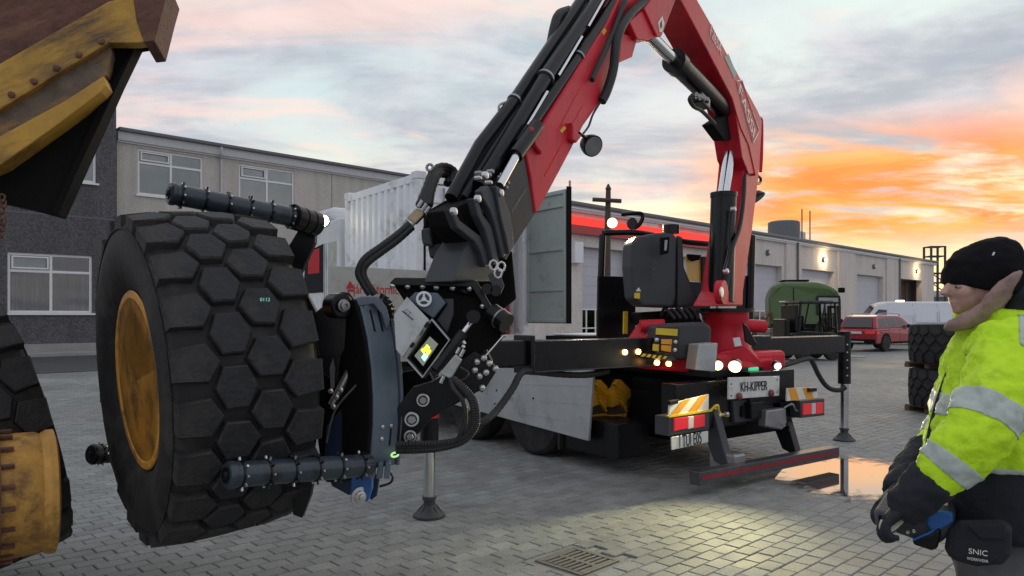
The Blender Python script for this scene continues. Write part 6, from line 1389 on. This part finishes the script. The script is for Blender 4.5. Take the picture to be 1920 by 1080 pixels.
# trousers
tr_ = MB()
tr_.loft([(PB(1892,960), PF, .15, PS, .20), (PB(1892,1030), PF, .155, PS, .20), (PB(1892,1090), PF, .13, PS, .19)], 24)
for s_ in (-1, 1):
    hip = PB(1892, 1000)+PS*(.10*s_); knee = hip+PF*.03; knee.z = .50; ank = hip-PF*.01; ank.z = .10
    tr_.loft([(hip, PF, .125, PS, .105), (hip.lerp(knee,.5), PF, .115, PS, .10), (knee, PF, .095, PS, .09), (ank, PF, .085, PS, .08)], 18)
link('trousers', solidify_union(tr_, 'trousers', .014, 6, .018, .10, OFF), M['trouser'], man, smooth=180)
for s_ in (-1, 1):
    b0 = PB(1892, 1000)+PS*(.10*s_); b0.z = 0
    build(MB().loft([(b0-PF*.10+Zv*.012, PF, .05, PS, .045), (b0-PF*.10+Zv*.013, PF, .05, PS, .045)], 12), 'heel', M['navy'], man) if False else None
    build(MB().loft([(b0+PF*.06+Zv*.002, PF, .16, PS, .052), (b0+PF*.06+Zv*.03, PF, .16, PS, .054), (b0+PF*.05+Zv*.07, PF, .145, PS, .05), (b0+Zv*.11, PF, .085, PS, .05), (b0-PF*.01+Zv*.16, PF, .06, PS, .055)], 18), 'boot', M['navy'], man, smooth=60)
# jacket: yellow upper part with sleeves, navy hem
jk = MB(); torso(TS[:7]+[(1877,862,.19,.245)], jk); armloft(jk, ARM_N, .0, 0, 5); armloft(jk, ARM_F, .0, 0, 4)
jk.ball(PB(1890,650)+PS*.19, PF, .10, PS, .075, Zv, .085); jk.ball(PB(1890,650)-PS*.19, PF, .10, PS, .075, Zv, .085)
jme = solidify_union(jk, 'jacket', .0068, 6, .030, .07, OFF)
jacket = link('jacket', jme, M['hivis'], man, smooth=180)
hm = torso([(1877,850,.180,.232),(1880,900,.178,.232),(1888,985,.172,.228),(1888,988,.12,.18)])
link('jacket_hem', solidify_union(hm, 'jacket_hem', .012, 5, .018, .09, OFF), M['navy'], man, smooth=180)
def band(secs, name, par=jacket):
    return build(MB().loft(secs, 40, 2.3), name, M['reflect'], par, smooth=60)
def wrap(name, keep, planes, m='reflect', lift=.003):
    """a tape lying on the folds of the jacket: the strip of jacket between two planes, lifted off the cloth"""
    bm = bmesh.new(); bm.from_mesh(jme)
    for co, no in planes: bmesh.ops.bisect_plane(bm, geom=bm.verts[:]+bm.edges[:]+bm.faces[:], plane_co=co-OFF, plane_no=no, clear_outer=True)
    bmesh.ops.delete(bm, geom=[f for f in bm.faces if not keep(f.calc_center_median()+OFF)], context='FACES')
    bm.normal_update()
    for v_ in bm.verts: v_.co += v_.normal*lift
    me = bpy.data.meshes.new(name); bm.to_mesh(me); bm.free(); me.materials.clear()
    o = link(name, me, M[m], jacket, smooth=180); so_ = o.modifiers.new('t', 'SOLIDIFY'); so_.thickness = .003; return o
AP = [W(x, y, D) for x, y, D, r in ARM_N]; AF = [W(x, y, D) for x, y, D, r in ARM_F]
def arm_d(p, A):
    best = (9, 0)
    for i in range(len(A)-1):
        ab = A[i+1]-A[i]; t = max(0, min(1, (p-A[i]).dot(ab)/ab.dot(ab))); q = A[i]+ab*t; d = (p-q).length
        if d < best[0]: best = (d, i+t)
    return best
def near_arm(p, lo, hi):
    d, t = arm_d(p, AP); return d < .105 and lo < t < hi
def far_arm(p, lo, hi):
    d, t = arm_d(p, AF); return d < .10 and lo < t < hi
def arm_planes(A, t0, t1):
    out = []
    for t, sg in ((t0, -1), (t1, 1)):
        i = int(t); p = A[i].lerp(A[i+1], t-i); d = (A[i+1]-A[i]).normalized(); out.append((p, d*sg))
    return out
wrap('sleeve_tape', lambda p: arm_d(p, AP)[0] < .115 and p.z < 1.50, arm_planes(AP, 1.30, 1.84)); wrap('sleeve_tape', lambda p: arm_d(p, AP)[0] < .105, arm_planes(AP, 2.95, 3.42)); wrap('sleeve_tape', lambda p: arm_d(p, AF)[0] < .10, arm_planes(AF, 1.9, 2.4))
wrap('waist_tape', lambda p: not near_arm(p, .6, 4) and not far_arm(p, .6, 4), [(PB(0,888), -Zv), (PB(0,852), Zv)])
wrap('chest_tape', lambda p: not near_arm(p, .5, 4) and not far_arm(p, .5, 4), [(PB(0,772), -Zv), (PB(0,735), Zv)])
sh0 = foot-PF*.045
wrap('shoulder_tape', lambda p: p.z > PB(0,640).z and not near_arm(p, .35, 4), [(sh0-PF*.022, -PF), (sh0+PF*.022, PF)])
# zip strip down the front
zp = [PB(1814,655)+PF*.018, PB(1790,700)+PF*.012, PB(1768,760)+PF*.010, PB(1752,820)+PF*.008, PB(1748,850)+PF*.006]
build(MB().tube([p+PS*.02 for p in zp], .012, n=8), 'zip_flap', M['navy'], jacket)
# collar
cl = MB(); cc_ = PB(1876,606)
for (z_, g) in ((-.035,.006),(.0,.0),(.045,-.004)): pass
cl.loft([(PB(1882,622), PF, .118, PS, .122), (PB(1872,600), PF, .112, PS, .112), (PB(1866,580), PF, .106, PS, .102)], 32)
link('collar', solidify_union(cl, 'collar', .010, 4, .016, .06, OFF), M['hivis'], man, smooth=180)
# dusty hood rolled around the neck, dark jacket hood behind it
st_ = [(1776,611,11,.040),(1800,605,18,.080),(1826,593,30,.104),(1848,574,46,.114),(1872,560,48,.112),(1894,546,40,.094),(1908,534,26,.050)]
rs = []
for side, seq in ((1, st_), (-1, st_[::-1])):
    for x, y, hw_, lat in seq:
        up = (Zv-PF*.45).normalized(); c_ = PB(x, y)+PS*(lat*side); out_ = (PS*side*.9+(c_-PB(1845,575))*4); out_ = (out_-up*up.dot(out_)).normalized()
        rs.append([c_+up*(hw_/656*math.cos(a))+out_*(.028*math.sin(a)) for a in [2*math.pi*q/16 for q in range(16)]])
hd_ = MB().rings(rs, closed=True)
link('neck_hood', solidify_union(hd_, 'neck_hood', .0052, 5, .011, .05, OFF), M['fleece'], man, smooth=180)
nk = MB().ball(PB(1836,622), PF, .055, PS, .075, Zv, .035); nk.ball(PB(1850,636), PF, .07, PS, .10, Zv, .03)
link('neck_warmer', solidify_union(nk, 'neck_warmer', .008, 3, .012, .05, OFF), M['navy'], man, smooth=180)
bh = MB().ball(PB(1918,562), PF, .075, PS, .12, Zv, .075); bh.ball(PB(1905,590), PF, .06, PS, .11, Zv, .04)
link('jacket_hood', solidify_union(bh, 'jacket_hood', .010, 4, .016, .06, OFF), M['navy'], man, smooth=180)
# beanie
bn = MB(); AX = (Zv*.97-PF*.18).normalized(); FX = (PF-AX*AX.dot(PF)).normalized(); c0 = PB(1838,540)
bn.loft([(c0-AX*.006+FX*.002, FX, .098, PS, .080), (c0, FX, .1045, PS, .088), (c0+AX*.03-FX*.001, FX, .106, PS, .090), (c0+AX*.065-FX*.004, FX, .102, PS, .085), (c0+AX*.095-FX*.012, FX, .088, PS, .072), (c0+AX*.122-FX*.020, FX, .064, PS, .054), (c0+AX*.142-FX*.026, FX, .036, PS, .030), (c0+AX*.150-FX*.030, FX, .012, PS, .010)], 36)
bo = link('beanie', solidify_union(bn, 'beanie', .006, 2, .016, .06, OFF), M['beanie'], man, smooth=180)
build(MB().box(PB(1862,484)+PS*.094, (.005,.004,.022), ((PF+Zv*.0), PS, (Zv+PF*-.35).normalized())), 'beanie_tag', M['white'], bo, smooth=0)
# black sleeve cuffs and gloved hands closed on the control box
def hand(wr, grip, side, name, mcol='navy'):
    """palm with four bent fingers and a thumb, one continuous surface"""
    mb = MB(); d = (grip-wr).normalized(); s_ = (PS*side-d*d.dot(PS*side)).normalized(); n_ = d.cross(s_)*side
    if n_.z < 0: n_ = -n_
    pl0, pl1 = wr, wr+d*.085
    mb.loft([(pl0-d*.03, s_, .030, n_, .024), (pl0, s_, .034, n_, .022), (pl0+d*.045, s_, .045, n_, .019), (pl1, s_, .043, n_, .016)], 18)
    for k, L_ in enumerate((.046, .052, .048, .040)):
        b0 = pl1+s_*(-.033+k*.022)
        q1 = b0+d*(L_*.5)-n_*.010; q2 = q1+d*(L_*.18)-n_*.020; q3 = q2-d*.014-n_*.014
        mb.tube([b0-d*.02, b0, q1, q2, q3], [.0105,.0105,.010,.0095,.009,.008], n=8, sub=3)
    tb = wr+d*.025-s_*.036; mb.tube([wr+d*.01-s_*.02, tb, tb+d*.035-s_*.02-n_*.006, tb+d*.062-s_*.010-n_*.02], [.014,.013,.0115,.010], n=8, sub=3)
    return link(name, solidify_union(mb, name, .0042, 2, off=OFF), M[mcol], man, smooth=180)
cf = MB(); armloft(cf, [(1752,896,1.865,.060),(1722,926,1.88,.056),(1702,948,1.89,.050),(1690,962,1.90,.044)], 0)
link('sleeve_cuff', solidify_union(cf, 'sleeve_cuff', .008, 3, .016, .05, OFF), M['navy'], man, smooth=180)
cf = MB(); armloft(cf, [(1742,848,2.31,.062),(1712,880,2.26,.056),(1690,912,2.20,.050),(1684,925,2.18,.044)], 0)
link('sleeve_cuff', solidify_union(cf, 'sleeve_cuff', .008, 3, .016, .05, OFF), M['navy'], man, smooth=180)
hand(W(1712,938,1.90), W(1676,966,1.90), 1, 'gloved_hand'); hand(W(1684,918,2.17), W(1655,945,2.14), -1, 'gloved_hand')
# pouch on the belt
pch = build(slab([(1776,992),(1800,985),(1890,984),(1898,1000),(1896,1045),(1880,1062),(1830,1066),(1778,1052),(1770,1030)], 1.86, .08, PS), 'belt_pouch', M['navy'], man, smooth=0, bevel=.02, seg=3)
build(slab([(1812,985),(1886,984),(1886,1012),(1840,1012)], 1.84, .01, PS), 'pouch_flap', M['navy'], pch, smooth=0, bevel=.004)
text('SNIC', 'pouch_lettering', M['white_stripe'], pch, W(1834,1036,1.845), -PF, Zv, .019, .001); text('WORKWEAR', 'pouch_small_lettering', M['white_stripe'], pch, W(1833,1050,1.845), -PF, Zv, .010, .001, fit=.045)
# ------------------------------------------------------------------ radio control box
rc = thing('remote_control', 'black and blue radio control box held by the worker', 'remote control', W(1712, 1030, 1.96))
RN = (PS*.85+Zv*.35).normalized()
def rs_(pxs, D, th, name, m, par=None, bv=.008): return build(slab(pxs, D, th, PS), name, M[m], par or rc, smooth=0, bevel=bv, seg=3)
bdy = rs_([(1668,980),(1700,968),(1728,958),(1772,956),(1788,972),(1786,1000),(1760,1022),(1712,1012),(1672,998)], 1.95, .20, 'housing', 'grey_plastic', bv=.018)
rs_([(1637,957),(1645,955),(1690,968),(1688,985),(1676,1003),(1642,990)], 1.93, .26, 'front_guard', 'trouser', bv=.008)
rs_([(1646,966),(1676,974),(1666,994),(1648,986)], 1.925, .02, 'guard_opening', 'under', bv=.004)
build(MB().tube([W(1657,976,1.90), W(1654,990,1.90), W(1664,994,1.90), W(1676,988,1.90), W(1690,975,1.90)], .008, n=8), 'cream_trim', M['leather'], rc)
rs_([(1740,966),(1756,958),(1786,962),(1787,980),(1750,1002),(1737,985)], 1.925, .02, 'blue_panel', 'blue', bdy, .006)
rs_([(1710,1012),(1745,1000),(1762,990),(1764,1006),(1757,1030),(1746,1033),(1712,1022)], 1.93, .14, 'battery_pack', 'black', bv=.012)
build(MB().tube([W(1712,1012,1.925), W(1738,1001,1.925), W(1752,994,1.925)], .003, n=6, sub=1), 'blue_edge', M['blue'], bdy)
for x, y in ((1702,998),(1714,996),(1698,962)): build(MB().lathe(W(x,y,1.925), PS, [(0,.005),(.004,.004)], 8), 'case_screw', M['bolt'], bdy)
for x, y in ((1728,950),(1744,946),(1768,938)): build(MB().lathe(W(x,y+8,1.99), Zv, [(0,.012),(.02,.010),(.035,.014),(.045,.010)], 12), 'joystick', M['leather'] if x != 1744 else M['rust'], rc)
